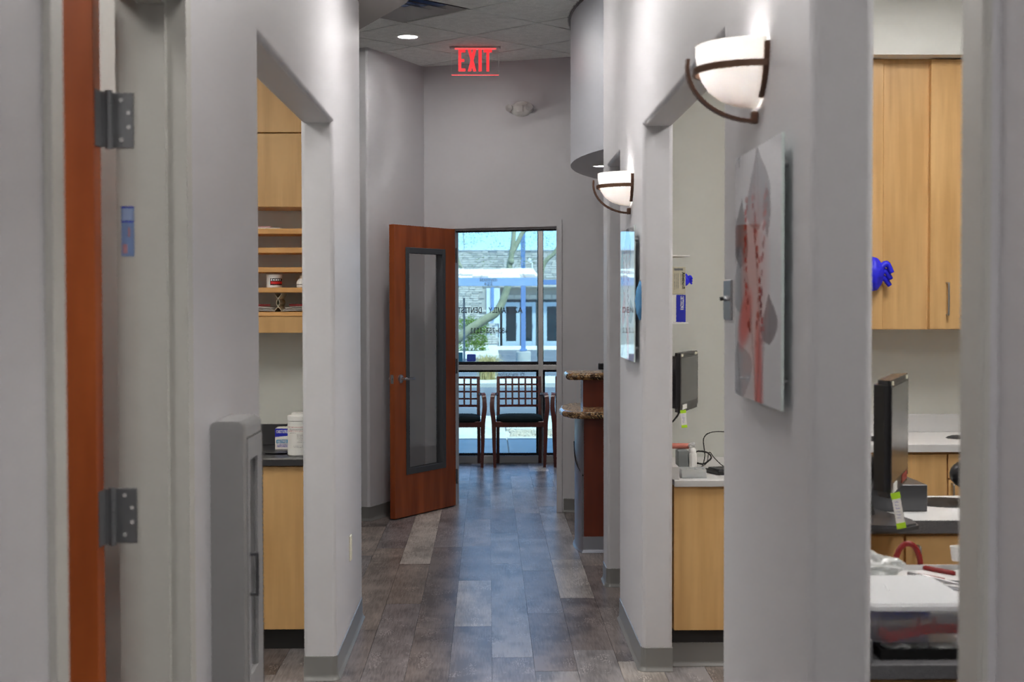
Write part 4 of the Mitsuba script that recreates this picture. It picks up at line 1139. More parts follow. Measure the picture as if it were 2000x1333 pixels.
def monitor(pn, pf, z0, z1, label, thick=0.045, chin=True):
    """Slim display whose screen faces right, from its near lower corner pn to its far one pf (plan)."""
    t = thing('monitor', label, 'monitor')
    pn, pf = np.array([*pn, 0.0]), np.array([*pf, 0.0])
    w = np.linalg.norm(pf - pn)
    ex = (pf - pn) / w
    ez = np.array([ex[1], -ex[0], 0.0])
    loc = lambda m: at(m, pn + np.array([0, 0, z0]), ex, ez, (0, 0, 1))
    h = z1 - z0
    # x along the width, y outwards from the screen, z up
    shell = prism(Polygon([(0.0, -0.012), (0.006, 0.0), (w - 0.006, 0.0), (w, -0.012), (w - 0.02, -thick), (0.02, -thick)]), 0.0, h)
    shell = cat(prism(Polygon([(0.0, -0.010), (0.004, 0.0), (w - 0.004, 0.0), (w, -0.010), (w, -0.020), (w - 0.035, -thick), (0.035, -thick), (0.0, -0.020)]), 0.018, h - 0.014),
                prism(Polygon([(0.004, -0.010), (0.010, -0.002), (w - 0.010, -0.002), (w - 0.004, -0.010), (w - 0.05, -thick + 0.01), (0.05, -thick + 0.01)]), 0.0, h))
    part(t, 'shell', loc(shell), 'black_plastic', 30)
    part(t, 'display', loc(box(0.018, w - 0.018, -0.001, 0.0012, 0.042, h - 0.022)), 'screen', label='grey unlit screen')
    for xa, xb in ((0.03, 0.06), (w - 0.07, w - 0.03)):
        part(t, 'badge', loc(box(xa, xb, -0.004, 0.0012, h - 0.016, h - 0.004)), 'cream_plastic', label='pale sticker on the upper bezel')
    return t, loc, w, h


m1, loc1, w1, h1 = monitor((0.860, 6.36), (0.996, 6.74), 1.072, 1.340, 'dark flat monitor hung above the pale worktop in the right opening')
part(m1, 'bracket', cat(cyl((RB, 6.53, 1.20), (0.88, 6.56, 1.20), 0.016, 14), box(RB + 0.001, RB + 0.014, 6.46, 6.60, 1.13, 1.27, 0.003)), 'black_plastic', 40)
part(m1, 'sticker', loc1(box(0.05, 0.14, -0.002, 0.0016, 0.012, 0.034)), 'paper')


def tag(x, y, z, h, w, lean, label):
    t = thing('paper_tag', label, 'tag')
    pts = [(x + lean * s, y, z - h * s) for s in np.linspace(0, 1, 6)]
    part(t, 'strip', strip(pts, w / 2, 0.0004, (1, 0, 0)), 'paper')
    for a, b in ((-0.02, 0.16), (0.84, 1.0)):
        part(t, 'end', strip([(x + lean * s, y - 0.0008, z - h * s) for s in (a, b)], w / 2 + 0.001, 0.0006, (1, 0, 0)), 'lime', label='lime green end')
    part(t, 'writing', cat([strip([(x + lean * s - w * 0.3, y - 0.0009, z - h * s), (x + lean * s + w * q, y - 0.0009, z - h * s)], 0.0006, 0.0003, (0, 0, 1)) for s, q in ((0.25, 0.2), (0.34, 0.1), (0.43, 0.25), (0.52, 0.15), (0.61, 0.2), (0.70, 0.1))]), 'blue_print')


tag(0.871, 6.350, 1.085, 0.078, 0.024, 0.007, 'white paper tag with lime ends hanging below the wall hung monitor')
gh = thing('glove_holder', 'clear acrylic glove carton holder on the wall above the hung monitor', 'holder')
part(gh, 'end_pane', box(RB + 0.003, 0.888, 6.362, 6.364, 1.480, 1.778), 'acrylic')
part(gh, 'flange', box(RB, 0.902, 6.360, 6.61, 1.776, 1.781), 'white_plastic', label='pale acrylic flange')
part(gh, 'flange', box(RB, 0.896, 6.360, 6.61, 1.474, 1.479), 'white_plastic', label='pale acrylic flange')
part(gh, 'back', box(RB + 0.0005, RB + 0.0025, 6.362, 6.61, 1.479, 1.776), 'white_plastic')
g1_ = thing('glove_box', 'beige glove carton in the upper slot of the clear holder', 'box')
cb = part(g1_, 'carton', box(RB + 0.006, 0.884, 6.368, 6.602, 1.606, 1.728, 0.001), 'paper_beige')
part(cb, 'lettering', text('Aloetouch', 0.013, (0.869, 6.3675, 1.705), (0, 0, -1), (1, 0, 0), True, width=0.075), 'black_ink')
part(cb, 'fine_print', cat([box(x, x + 0.0015, 6.3670, 6.368, z, 1.70) for x, z in ((0.862, 1.645), (0.850, 1.63), (0.842, 1.63), (0.834, 1.625))] + [box(0.832, 0.872, 6.367, 6.368, 1.712, 1.722)]), 'grey_ink')
g2_ = thing('glove_box', 'blue and white glove carton in the lower slot of the clear holder', 'box')
cb = part(g2_, 'carton', box(RB + 0.006, 0.884, 6.368, 6.602, 1.480, 1.604, 0.001), 'paper')
part(cb, 'blue_panel', box(0.842, 0.8845, 6.3672, 6.368, 1.481, 1.603), 'blue_print', label='blue end panel')
part(cb, 'lettering', text('CRITERION N', 0.015, (0.861, 6.3665, 1.598), (0, 0, -1), (1, 0, 0), True, width=0.062), 'white_ink')


def glove(c, s, label, seed):
    t = thing('glove', label, 'glove')
    a = blob(c, s, 0.25, 7, seed, 3, (0.55, 0.5, 0.9))
    fs = []
    for k in range(3):
        b = np.array(c) + [s * 0.2, -s * 0.2 + k * s * 0.2, s * 0.2 - k * 0.15 * s]
        fs.append(tube(spline([b, b + [s * 0.45, 0, s * (0.35 - 0.25 * k)], b + [s * 0.75, 0, -s * (0.15 + 0.2 * k)]], 5), np.linspace(s * 0.2, s * 0.13, 11), 8))
    part(t, 'palm', a, 'blue_nitrile', True)
    for f in fs:
        part(t, 'finger', f, 'blue_nitrile', True)


glove((0.898, 6.46, 1.672), 0.030, 'violet blue glove pulled from the beige carton in the clear holder', 5)

# things on the pale worktop
tb = thing('smoke_box', 'smoky translucent plastic box on the pale worktop', 'box')
part(tb, 'shell', box(0.838, 0.888, 6.29, 6.36, 0.8105, 0.913, 0.006), 'smoke_plastic')
part(tb, 'card', box(0.846, 0.880, 6.33, 6.345, 0.812, 0.885), 'dark_grey')
wb = thing('white_bottle', 'small white plastic bottle beside the smoky box on the worktop', 'bottle')
part(wb, 'body', cat(box(0.891, 0.925, 6.28, 6.34, 0.8105, 0.905, 0.010), blob((0.908, 6.31, 0.904), 1, 0.02, 3, 1, 3, (0.0165, 0.028, 0.022))), 'white_plastic', 40)
part(wb, 'film', blob((0.906, 6.31, 0.932), 1, 0.5, 12, 9, 3, (0.016, 0.018, 0.012)), 'clear_film', True)
single('pink_tube', cyl((0.80, 6.345, 0.9265), (0.896, 6.335, 0.9265), 0.0125, 16), 'pink_plastic', 'pinkish tube lying across the top of the smoky box', 'tube', smooth=40)
og = thing('organizer_tray', 'clear compartment tray at the front of the pale worktop', 'tray')
part(og, 'tray', cat(box(0.832, 0.938, 6.10, 6.103, 0.811, 0.848), box(0.832, 0.938, 6.20, 6.203, 0.811, 0.848), *[box(x, x + 0.002, 6.10, 6.2, 0.811, 0.848) for x in (0.832, 0.868, 0.902, 0.936)], box(0.832, 0.938, 6.10, 6.2, 0.811, 0.8125)), 'clear_film')
for k, x in enumerate((0.836, 0.871, 0.905)):
    part(og, 'cup', box(x, x + 0.028, 6.108, 6.19, 0.8126, 0.838, 0.008), 'milky_lid', 30)


def cable(pts, r, label, mat='black_plastic'):
    return single('cable', tube(spline(pts, 8), r, 8), mat, label, 'cable', 'black cables on the pale worktop', smooth=True)


cable([(0.93, 6.45, 0.880), (0.96, 6.5, 0.885), (1.01, 6.55, 0.874), (1.03, 6.55, 0.850), (0.99, 6.5, 0.828), (0.95, 6.45, 0.836), (0.93, 6.42, 0.84)], 0.004, 'thick black cable looping behind the white bottle')
cable([(0.93, 6.40, 0.818), (0.97, 6.45, 0.818), (1.00, 6.55, 0.86), (1.01, 6.65, 0.93), (1.06, 6.7, 0.955), (1.15, 6.7, 0.955)], 0.0025, 'thin black cable arching up to the right over the worktop')
cable([(0.94, 6.40, 0.816), (1.0, 6.5, 0.830), (1.02, 6.55, 0.875), (1.04, 6.5, 0.85), (1.07, 6.42, 0.822), (1.12, 6.40, 0.817)], 0.002, 'thin black cable crossing beside the keyboard on the worktop')
cable([(0.865, 6.42, 1.075), (0.855, 6.44, 1.05), (0.83, 6.48, 1.015), (0.79, 6.5, 1.00)], 0.004, 'black cable dropping from the hung monitor to the wall')
kb = thing('keyboard', 'dark keyboard end at the right of the pale worktop', 'keyboard')
part(kb, 'body', at(box(0, 0.34, 0, 0.13, 0, 0.018, 0.004), (1.005, 6.20, 0.811), (0.95, 0.31, 0), (-0.31, 0.95, 0)), 'black_plastic')
part(kb, 'keys', at(cat([box(0.012 + 0.02 * i, 0.029 + 0.02 * i, 0.012 + 0.022 * q, 0.030 + 0.022 * q, 0.018, 0.024) for i in range(15) for q in range(5)]), (1.005, 6.20, 0.811), (0.95, 0.31, 0), (-0.31, 0.95, 0)), 'dark_grey', kind='stuff')

# ------------------------------------------------------------------ right room: far wall of cabinets
struct('soffit_right', 'white bulkhead above the maple wall cabinets', box(1.35, 4.0, 6.53, 6.954, 2.705, LOW), 'paint_white')
wc = thing('wall_cabinet', 'tall maple wall cabinet under the white bulkhead', 'cabinet')
WCF = 6.63
part(wc, 'carcass', box(1.36, 3.4, WCF + 0.02, 6.954, 1.440, 2.705), 'maple')
door_panel(wc, 1.36, 1.846, 1.440, 2.700, WCF)
door_panel(wc, 1.848, 2.060, 1.440, 2.700, WCF + 0.018, name='filler_panel', th=0.004)
door_panel(wc, 2.062, 2.70, 1.440, 2.700, WCF - 0.012, handle=(2.143, 1.510, 1.657), th=0.03)
door_panel(wc, 2.702, 3.4, 1.440, 2.700, WCF - 0.012, th=0.03)
fcn = thing('base_cabinet', 'maple base cabinet with drawers along the far treatment wall', 'cabinet')
part(fcn, 'carcass', box(1.36, 3.4, 6.372, 6.954, 0.10, 0.893), 'maple')
part(fcn, 'toe_kick', box(1.36, 3.4, 6.43, 6.954, 0.0, 0.10), 'toe_kick')
door_panel(fcn, 1.37, 2.063, 0.10, 0.884, 6.352)
part(fcn, 'drawer', box(2.069, 2.7, 6.352, 6.372, 0.775, 0.884, 0.0015), 'maple')
door_panel(fcn, 2.069, 2.7, 0.10, 0.769, 6.352, handle=(2.085, 0.62, 0.75))
fct = thing('countertop', 'light grey counter with backsplash under the tall maple wall cabinet', 'countertop')
part(fct, 'slab', box(1.36, 3.4, 6.33, 6.954, 0.894, 0.930, 0.002), 'laminate_light')
part(fct, 'backsplash', box(1.36, 3.4, 6.930, 6.9545, 0.930, 1.018, 0.002), 'laminate_light')
single('chute_rim', lathe([(0.0, 0.001), (0.10, 0.001), (0.112, 0.003), (0.115, 0.0)], (1.805, 6.58, 0.9302), 32), 'black_matte', 'black round chute rim in the light grey counter', 'chute rim', smooth=35)
single('drain_cover', lathe([(0.0, 0.012), (0.03, 0.012), (0.045, 0.008), (0.055, 0.0)], (2.20, 6.62, 0.930), 32), 'dark_grey', 'small dark round cap at the right of the light grey counter', 'drain cover', smooth=35)
glove((1.79, 6.585, 1.700), 0.085, 'violet blue glove hanging in front of the tall maple cabinet', 8)

# peninsula
pn = thing('peninsula_cabinet', 'maple peninsula cabinet with steel handle below the speckled counter', 'cabinet')
part(pn, 'carcass', box(1.12, 2.3, 4.50, 5.02, 0.10, 0.835), 'maple')
part(pn, 'toe_kick', box(1.12, 2.3, 4.54, 5.02, 0.0, 0.10), 'toe_kick')
door_panel(pn, 1.13, 1.320, 0.11, 0.828, 4.481)
door_panel(pn, 1.324, 1.9, 0.11, 0.828, 4.481, handle=(1.362, 0.66, 0.795))
pt = thing('countertop', 'speckled grey peninsula counter in front of the far cabinets', 'countertop')
part(pt, 'slab', box(1.10, 2.32, 4.470, 5.04, 0.842, 0.877, 0.002), 'laminate_light')
part(pt, 'front_edge', box(1.10, 2.32, 4.464, 4.470, 0.836, 0.8775, 0.001), 'laminate_speck', label='dark speckled front edge')
single('chute_rim', lathe([(0.0, 0.001), (0.105, 0.001), (0.118, 0.0035), (0.122, 0.0)], (1.58, 4.86, 0.8772), 36), 'black_matte', 'black round chute rim in the peninsula counter beside the steel box', 'chute rim', smooth=35)
single('steel_box', box(1.22, 1.449, 4.66, 4.90, 0.8775, 0.966, 0.002), 'steel_dark', 'dark brushed steel box behind the near monitor on the peninsula', 'box')
labels['steel_box']['label'] = 'brushed steel box behind the standing monitor on the peninsula'
m2, loc2, w2_, h2 = monitor((1.196, 4.20), (1.384, 4.66), 0.985, 1.336, 'black monitor standing on the peninsula, nearest on the right', 0.055)
fo = Polygon([(1.10, 4.27), (1.24, 4.24), (1.312, 4.30), (1.322, 4.38), (1.27, 4.62), (1.16, 4.66), (1.10, 4.60)]).buffer(-0.015).buffer(0.015)
part(m2, 'foot', cat(prism(fo, 0.8775, 0.889), prism(fo.buffer(-0.008), 0.889, 0.895)), 'dark_grey', 30)
part(m2, 'stand', tube(spline([(1.20, 4.50, 0.893), (1.19, 4.49, 0.97), (1.225, 4.46, 1.08)], 6), np.linspace(0.030, 0.022, 13), 14), 'black_plastic', 40)
part(m2, 'badge', loc2(box(0.30, 0.45, -0.002, 0.0014, 0.010, 0.036)), 'dark_red', label='red sticker on the lower bezel')
part(m2, 'sticker', loc2(box(0.06, 0.16, -0.002, 0.0016, 0.008, 0.036)), 'paper')
tag(1.205, 4.185, 1.003, 0.105, 0.026, 0.020, 'white paper tag with lime ends hanging from the standing monitor')
rm = thing('round_speaker', 'round black object on a short stand at the peninsula, beside the door edge', 'speaker')
hd = blob((1.660, 4.86, 0.976), 1, 0.0, 1, 0, 3, (0.072, 0.05, 0.052))
part(rm, 'head', hd, 'black_plastic', True)
part(rm, 'stand', lathe([(0.04, 0), (0.04, 0.006), (0.010, 0.012), (0.010, 0.05)], (1.68, 4.86, 0.8775), 20), 'black_plastic', 35)

# near counter with the bin
nc = thing('base_cabinet', 'maple cabinet under the near dark speckled counter on the right', 'cabinet')
part(nc, 'carcass', box(RB + 0.004, 1.52, 2.985, 4.02, 0.10, 0.776), 'maple')
part(nc, 'toe_kick', box(RB + 0.004, 1.52, 3.03, 4.02, 0.0, 0.10), 'toe_kick')
for a, b in ((RB + 0.004, 1.15), (1.15, 1.52)):
    door_panel(nc, a, b, 0.11, 0.772, 2.965)
nt = thing('countertop', 'dark speckled near counter holding the translucent bin', 'countertop')
part(nt, 'slab', box(RB + 0.002, 1.54, 2.950, 4.04, 0.778, 0.8105, 0.002), 'laminate_speck')
part(nt, 'side_splash', box(RB + 0.001, RB + 0.026, 2.955, 4.04, 0.8105, 0.862, 0.002), 'laminate_speck')
single('dark_tray', cat(box(0.836, 1.10, 2.99, 3.33, 0.811, 0.816), box(0.836, 1.10, 2.985, 2.99, 0.811, 0.834), box(0.836, 1.10, 3.33, 3.335, 0.811, 0.834), box(0.831, 0.836, 2.985, 3.335, 0.811, 0.834), box(1.10, 1.105, 2.985, 3.335, 0.811, 0.834)), 'black_matte', 'shallow black tray under the translucent bin', 'tray')
pl_ = thing('plastic_bag', 'crumpled clear plastic between the black tray and the bin', 'plastic bag')
part(pl_, 'film', cat(*[blob((0.885 + 0.045 * k, 3.05 + 0.02 * (k % 2), 0.829), 1, 0.35, 10, 20 + k, 3, (0.03, 0.05, 0.0125)) for k in range(5)]), 'clear_film', True)
bn = thing('storage_bin', 'translucent plastic storage bin with pale lid and red things inside', 'bin')
bx0, bx1, by0, by1, bz0, bz1 = 0.800, 1.034, 2.985, 3.315, 0.842, 0.922


def rr(x0, x1, y0, y1, r):
    return sbox(x0 + r, y0 + r, x1 - r, y1 - r).buffer(r, quad_segs=6)


layers = []
for q, ins, rad in ((0.0, 0.030, 0.02), (0.010, 0.022, 0.024), (0.03, 0.018, 0.026), (1.0, 0.006, 0.026)):
    ring = np.array(rr(bx0 + ins, bx1 - ins, by0 + ins, by1 - ins, rad).exterior.coords)[:-1]
    layers.append(np.column_stack([ring, np.full(len(ring), bz0 + (bz1 - bz0) * q)]))
n = len(layers[0])
V = np.vstack(layers + [np.mean(layers[0], 0, keepdims=True)])
F = [[i * n + k, i * n + (k + 1) % n, (i + 1) * n + (k + 1) % n] for i in range(len(layers) - 1) for k in range(n)] + [[i * n + k, (i + 1) * n + (k + 1) % n, (i + 1) * n + k] for i in range(len(layers) - 1) for k in range(n)] + [[len(V) - 1, (k + 1) % n, k] for k in range(n)]
part(bn, 'tub', trimesh.Trimesh(V, F, process=False), 'milky', 30)
lidp = rr(bx0 - 0.004, bx1 + 0.004, by0 - 0.004, by1 + 0.004, 0.03)
part(bn, 'lid', cat(prism(lidp, bz1 - 0.006, bz1 + 0.004), prism(lidp.buffer(-0.012), bz1 + 0.004, bz1 + 0.0075)), 'milky_lid', label='pale clip lid')
part(bn, 'mould_line', at(box(-0.03, 0.03, -0.003, 0.003, 0, 0.0015, 0.0006), (0.893, 3.16, bz1 + 0.0075), (0.15, 0.99, 0), (-0.99, 0.15, 0)), 'milky_lid')
rd = thing('red_holder', 'red curved plastic holder inside the translucent bin', 'holder')
part(rd, 'arch', strip([(0.85 + 0.18 * t, 3.012 + 0.0 * t, 0.852 + 0.020 * math.sin(t * 2.2)) for t in np.linspace(0, 1, 12)], 0.010, 0.004, (0, 0, 1)), 'red_plastic', 40)
for xk in (0.925, 0.958):
    part(rd, 'knob', cyl((xk, 3.03, 0.866), (xk, 3.03, 0.891), 0.005, 10), 'red_plastic', 40)
part(rd, 'plug', cyl((0.85, 3.02, 0.858), (0.85, 3.04, 0.858), 0.012, 14), 'red_plastic', 40)
single('blue_sheet', box(0.838, 1.0, 3.20, 3.205, 0.850, 0.912), 'blue_print', 'blue sheet standing inside the translucent bin', 'sheet')
wbx = thing('tissue_carton', 'white carton behind the translucent bin on the near counter', 'carton')
part(wbx, 'carton', box(0.835, 1.06, 3.54, 3.72, 0.811, 0.872, 0.002), 'paper')
cl = blob((0.975, 3.63, 0.892), 1, 0.45, 14, 31, 4, (0.085, 0.08, 0.030))
cl.vertices[:, 2] = np.maximum(cl.vertices[:, 2], 0.8725)
single('plastic_bag', cl, 'clear_film', 'crumpled clear bag lying on the white carton', 'plastic bag', smooth=True)
red = thing('red_cable', 'dark red looped cable standing behind the translucent bin', 'cable')
cx, cy, cz = 1.186, 3.99, 0.8125
arc = [(cx + 0.036 * math.cos(a), cy, cz + 0.008 + 0.066 * math.sin(a)) for a in np.linspace(0, math.pi, 20)]
part(red, 'loop', tube(arc, 0.008, 10), 'dark_red', True)
part(red, 'ends', tube(spline([arc[0], (cx + 0.06, cy - 0.04, cz + 0.008), (cx + 0.10, cy - 0.1, cz + 0.008)], 6), 0.0065, 10), 'dark_red', True)
it = thing('instrument_tray', 'pale tray of steel hand instruments at the near counter', 'tray')
part(it, 'pan', cat(box(1.10, 1.46, 3.62, 3.98, 0.8108, 0.814), box(1.10, 1.46, 3.975, 3.98, 0.811, 0.828), box(1.455, 1.46, 3.62, 3.98, 0.811, 0.828)), 'laminate_light')
for k, (a, b, r, mt) in enumerate([((1.13, 3.80, 0.838), (1.24, 3.72, 0.825), 0.006, 'steel'), ((1.14, 3.84, 0.828), (1.23, 3.80, 0.822), 0.007, 'dark_red'), ((1.24, 3.72, 0.825), (1.36, 3.63, 0.819), 0.005, 'chrome'), ((1.20, 3.70, 0.820), (1.34, 3.62, 0.819), 0.005, 'chrome'), ((1.22, 3.78, 0.82), (1.40, 3.72, 0.82), 0.005, 'steel_dark')]):
    lb = {'steel': 'steel handled instrument lying on the pale tray', 'dark_red': 'dark red handled instrument lying on the pale tray', 'steel_dark': 'dull steel probe at the right of the pale tray'}.get(mt, 'shiny chrome instrument on the pale tray, nearest the viewer' if k == 3 else 'shiny chrome instrument on the pale tray behind the nearest one')
    single('instrument', tube([a, ((a[0] * 2 + b[0]) / 3, (a[1] * 2 + b[1]) / 3, (a[2] * 2 + b[2]) / 3), b], [r, r, r * 0.45], 10), mt, lb, 'instrument', 'instruments on the pale tray', smooth=True)
ih = thing('handpiece_holder', 'pale grey ringed cup on an arm above the near counter', 'holder')
hx, hy, hz = 1.308, 3.94, 0.866
part(ih, 'cup', lathe([(0.012, -0.020), (0.013, -0.018), (0.016, 0.0), (0.017, 0.016), (0.0185, 0.017), (0.0185, 0.021), (0.014, 0.021), (0.013, 0.0)], (hx, hy, hz), 24), 'white_plastic', 35)
part(ih, 'arm', cyl((hx + 0.014, hy, hz), (hx + 0.10, hy, hz), 0.006, 10), 'grey_metal', 40)
part(ih, 'post', cat(cyl((hx + 0.10, hy, 0.8145), (hx + 0.10, hy, hz + 0.03), 0.008, 12), cyl((hx + 0.10, hy, 0.8145), (hx + 0.10, hy, 0.82), 0.03, 20)), 'grey_metal', 40)

# ------------------------------------------------------------------ reception desk
dk_c, dk_r = np.array([1.767, 9.126]), 1.2
arcp = [tuple(dk_c + dk_r * np.array([-math.cos(a), math.sin(a)])) for a in np.linspace(math.asin((8.868 - dk_c[1]) / dk_r), 0.75, 28)]
rd_ = thing('reception_desk', 'cherry wood reception desk with a curved silver front beyond the right wall', 'desk')
bodyp = Polygon(arcp + [(1.9, arcp[-1][1]), (1.9, 8.868)])
part(rd_, 'body', prism(bodyp.buffer(-0.012), 0.1, 0.845), 'cherry_dark')
part(rd_, 'end_panel', box(arcp[0][0], 1.9, 8.862, 8.884, 0.1, 0.845, 0.001), 'cherry_dark')
cur = np.array(arcp)
part(rd_, 'curved_front', sweep_profile(cur, [(0.0, 0.10), (0.012, 0.10), (0.012, 0.845), (0.0, 0.845)][::-1]), 'brushed_silver', 40, label='curved silver laminate front')
kp = [(1.9, 8.858), (arcp[0][0] + 0.004, 8.858), *arcp]
part(rd_, 'kick_base', sweep_profile(np.array([(1.9, 8.860), (arcp[0][0] - 0.002, 8.860)] + [tuple(p) for p in (np.array(arcp[1:]) - dk_c) * 1.006 + dk_c])[::-1], [(-o, z) for o, z in bp][::-1]), 'brushed_silver', 40, label='silver kick base')
part(rd_, 'riser', box(0.613, 1.9, 9.215, 9.44, 0.888, 1.066, 0.001), 'cherry_dark', label='cherry riser between the two tops')
part(rd_, 'cable', tube(spline([(*((np.array(arcp[9]) - dk_c) * 1.0135 + dk_c), 0.66), (*((np.array(arcp[4]) - dk_c) * 1.0135 + dk_c), 0.56), (arcp[0][0] - 0.006, 8.859, 0.485)], 6), 0.004, 8), 'black_plastic', True, label='thin black curved line')


def stone(poly, z0, z1, steps=6):
    r = (z1 - z0) / 2
    ms = []
    prev = None
    Vs = []
    for s in range(steps + 1):
        a = -math.pi / 2 + math.pi * s / steps
        ring = np.array(poly.buffer(-r * (1 - math.cos(a)) - 0.0001, join_style='mitre').exterior.coords)[:-1]
        Vs.append((ring, (z0 + z1) / 2 + r * math.sin(a)))
    ms = [prism(Polygon(Vs[i][0]).union(Polygon(Vs[i + 1][0])), Vs[i][1], Vs[i + 1][1]) for i in range(steps)]
    return cat(ms)


def ring_loft(base_pts, z0, z1, steps=8):
    """Slab with a full round edge from a convex plan outline: scaled rings lofted."""
    P = Polygon(base_pts)
    ring = np.array(P.segmentize(0.03).exterior.coords)[:-1]
    if not P.exterior.is_ccw:
        ring = ring[::-1]
    nx = np.roll(ring, -1, 0) - np.roll(ring, 1, 0)
    nrm = np.column_stack([-nx[:, 1], nx[:, 0]])
    nrm /= np.linalg.norm(nrm, axis=1, keepdims=True)
    r = (z1 - z0) / 2
    L = []
    for s in range(steps + 1):
        a = -math.pi / 2 + math.pi * s / steps
        q = ring + nrm * r * (1 - math.cos(a))
        L.append(np.column_stack([q, np.full(len(q), (z0 + z1) / 2 + r * math.sin(a))]))
    n = len(ring)
    V = np.vstack(L)
    F = []
    for i in range(steps):
        for k in range(n):
            k2 = (k + 1) % n
            F += [[i * n + k, i * n + k2, (i + 1) * n + k2], [i * n + k, (i + 1) * n + k2, (i + 1) * n + k]]
    import mapbox_earcut as earcut
    t0 = earcut.triangulate_float64(L[0][:, :2].copy(), np.array([n], np.uint32)).reshape(-1, 3)
    m = trimesh.Trimesh(V, np.vstack([F, t0[:, ::-1], t0 + steps * n]), process=False)
    trimesh.repair.fix_normals(m)
    return m


lowp = Polygon([(0.56, 8.775), (1.9, 8.775), (1.9, 9.62), (0.55, 9.62), (0.475, 9.4), (0.452, 9.15), (0.462, 8.95), (0.50, 8.83)]).buffer(-0.06).buffer(0.06, quad_segs=5)
uppp = Polygon([(0.50, 9.16), (1.9, 9.16), (1.9, 9.52), (0.50, 9.52)]).buffer(-0.05).buffer(0.05, quad_segs=5)
single('granite_counter', ring_loft(lowp.exterior.coords, 0.845, 0.889), 'granite', 'lower brown granite top with rounded corner on the reception desk', 'countertop', smooth=40)
single('granite_counter', ring_loft(uppp.exterior.coords, 1.066, 1.112), 'granite', 'upper brown granite ledge on the reception desk', 'countertop', smooth=40)
cm = thing('webcam', 'small black device on the upper granite ledge', 'device')
part(cm, 'head', box(0.715, 0.80, 9.24, 9.27, 1.130, 1.172, 0.004), 'black_plastic')
part(cm, 'stand', cat(cyl((0.745, 9.255, 1.113), (0.745, 9.255, 1.135), 0.006, 10), cyl((0.765, 9.255, 1.1125), (0.765, 9.255, 1.116), 0.03, 20)), 'steel', 40)

# ------------------------------------------------------------------ drum soffit, ceiling fittings
DZ = 2.453
dm_ = shapely.Point(DRUM_C).buffer(DRUM_R, 96).intersection(Polygon([(0, 7.1), (3.9, 7.1), (3.9, 8.8), tuple(W2(2.2)), tuple(W2(0.2))]))
dcx = prism(dm_, DZ, TOP + 0.02)
struct('soffit_drum', 'round grey drum soffit over the reception desk', dcx, 'paint_drum', 30)
ra = np.linspace(math.radians(140), math.radians(218), 40)
ringp = np.array([(DRUM_C[0] + (DRUM_R + 0.0) * math.cos(a), DRUM_C[1] + DRUM_R * math.sin(a)) for a in ra])
struct('trim_2', 'dark grey shadow trim around the drum at the ceiling', sweep_profile(ringp, [(0.0, TOP - 0.012), (-0.012, TOP - 0.012), (-0.012, TOP - 0.004), (-0.022, TOP - 0.004), (-0.022, TOP + 0.01), (0.0, TOP + 0.01)]), 'steel_dark', 40)


def downlight(x, y, z, r, power, label):
    t = thing('downlight', label, 'light', 'recessed round downlights')
    part(t, 'trim', lathe([(r * 0.98, -0.002), (r * 1.0, -0.006), (r * 1.18, -0.004), (r * 1.20, 0.0)], (x, y, z), 36), 'white_plastic', 40)
    a = np.linspace(0, 2 * math.pi, 33)[:-1]
    V = np.vstack([[[x, y, z - 0.004]], np.column_stack([x + r * np.cos(a), y + r * np.sin(a), np.full(32, z - 0.003)])])
    part(t, 'lens', trimesh.Trimesh(V, [[0, 1 + (k + 1) % 32, 1 + k] for k in range(32)], process=False), 'white_plastic', emit=(LAMP * power).tolist(), label='glowing round lens')


downlight(-0.545, 9.771, TOP - 0.004, 0.068, 135.0, 'bright round downlight in the tiled ceiling left of the exit sign')
downlight(0.725, 9.20, DZ, 0.045, 25.0, 'small bright downlight under the round drum soffit')
downlight(-0.15, 12.4, TOP, 0.07, 25.0, 'round downlight over the waiting room chairs')
df = thing('air_diffuser', 'square metal air diffuser in the tiled ceiling at the frame top', 'air vent')
for k, (ha, hb, dz) in enumerate(((0.298, 0.20, 0.0), (0.21, 0.12, 0.012), (0.13, 0.05, 0.024))):
    V, F = [], []
    for hh, z in ((ha, TOP - 0.006 + dz), (hb, TOP - 0.045 + dz)):
        for sx, sy in ((-1, -1), (1, -1), (1, 1), (-1, 1)):
            p = np.array(DIFF) + E1 * sx * hh + E2 * sy * hh
            V.append([p[0], p[1], z if k else (TOP - 0.004 if hh == ha else TOP + 0.03)])
    if k:
        V = [[*v[:2], (TOP - 0.005 if i < 4 else TOP + 0.028)] for i, v in enumerate(V)]
    F = [[i, (i + 1) % 4, 4 + (i + 1) % 4, 4 + i] for i in range(4)]
    part(df, 'vane', quadmesh(V, F), 'grey_metal')
c4 = [np.array(DIFF) + E1 * a * 0.3 + E2 * b * 0.3 for a, b in ((-1, -1), (1, -1), (1, 1), (-1, 1))]
part(df, 'throat', prism(Polygon([tuple(p) for p in c4]), TOP + 0.031, TOP + 0.034), 'steel_blue')

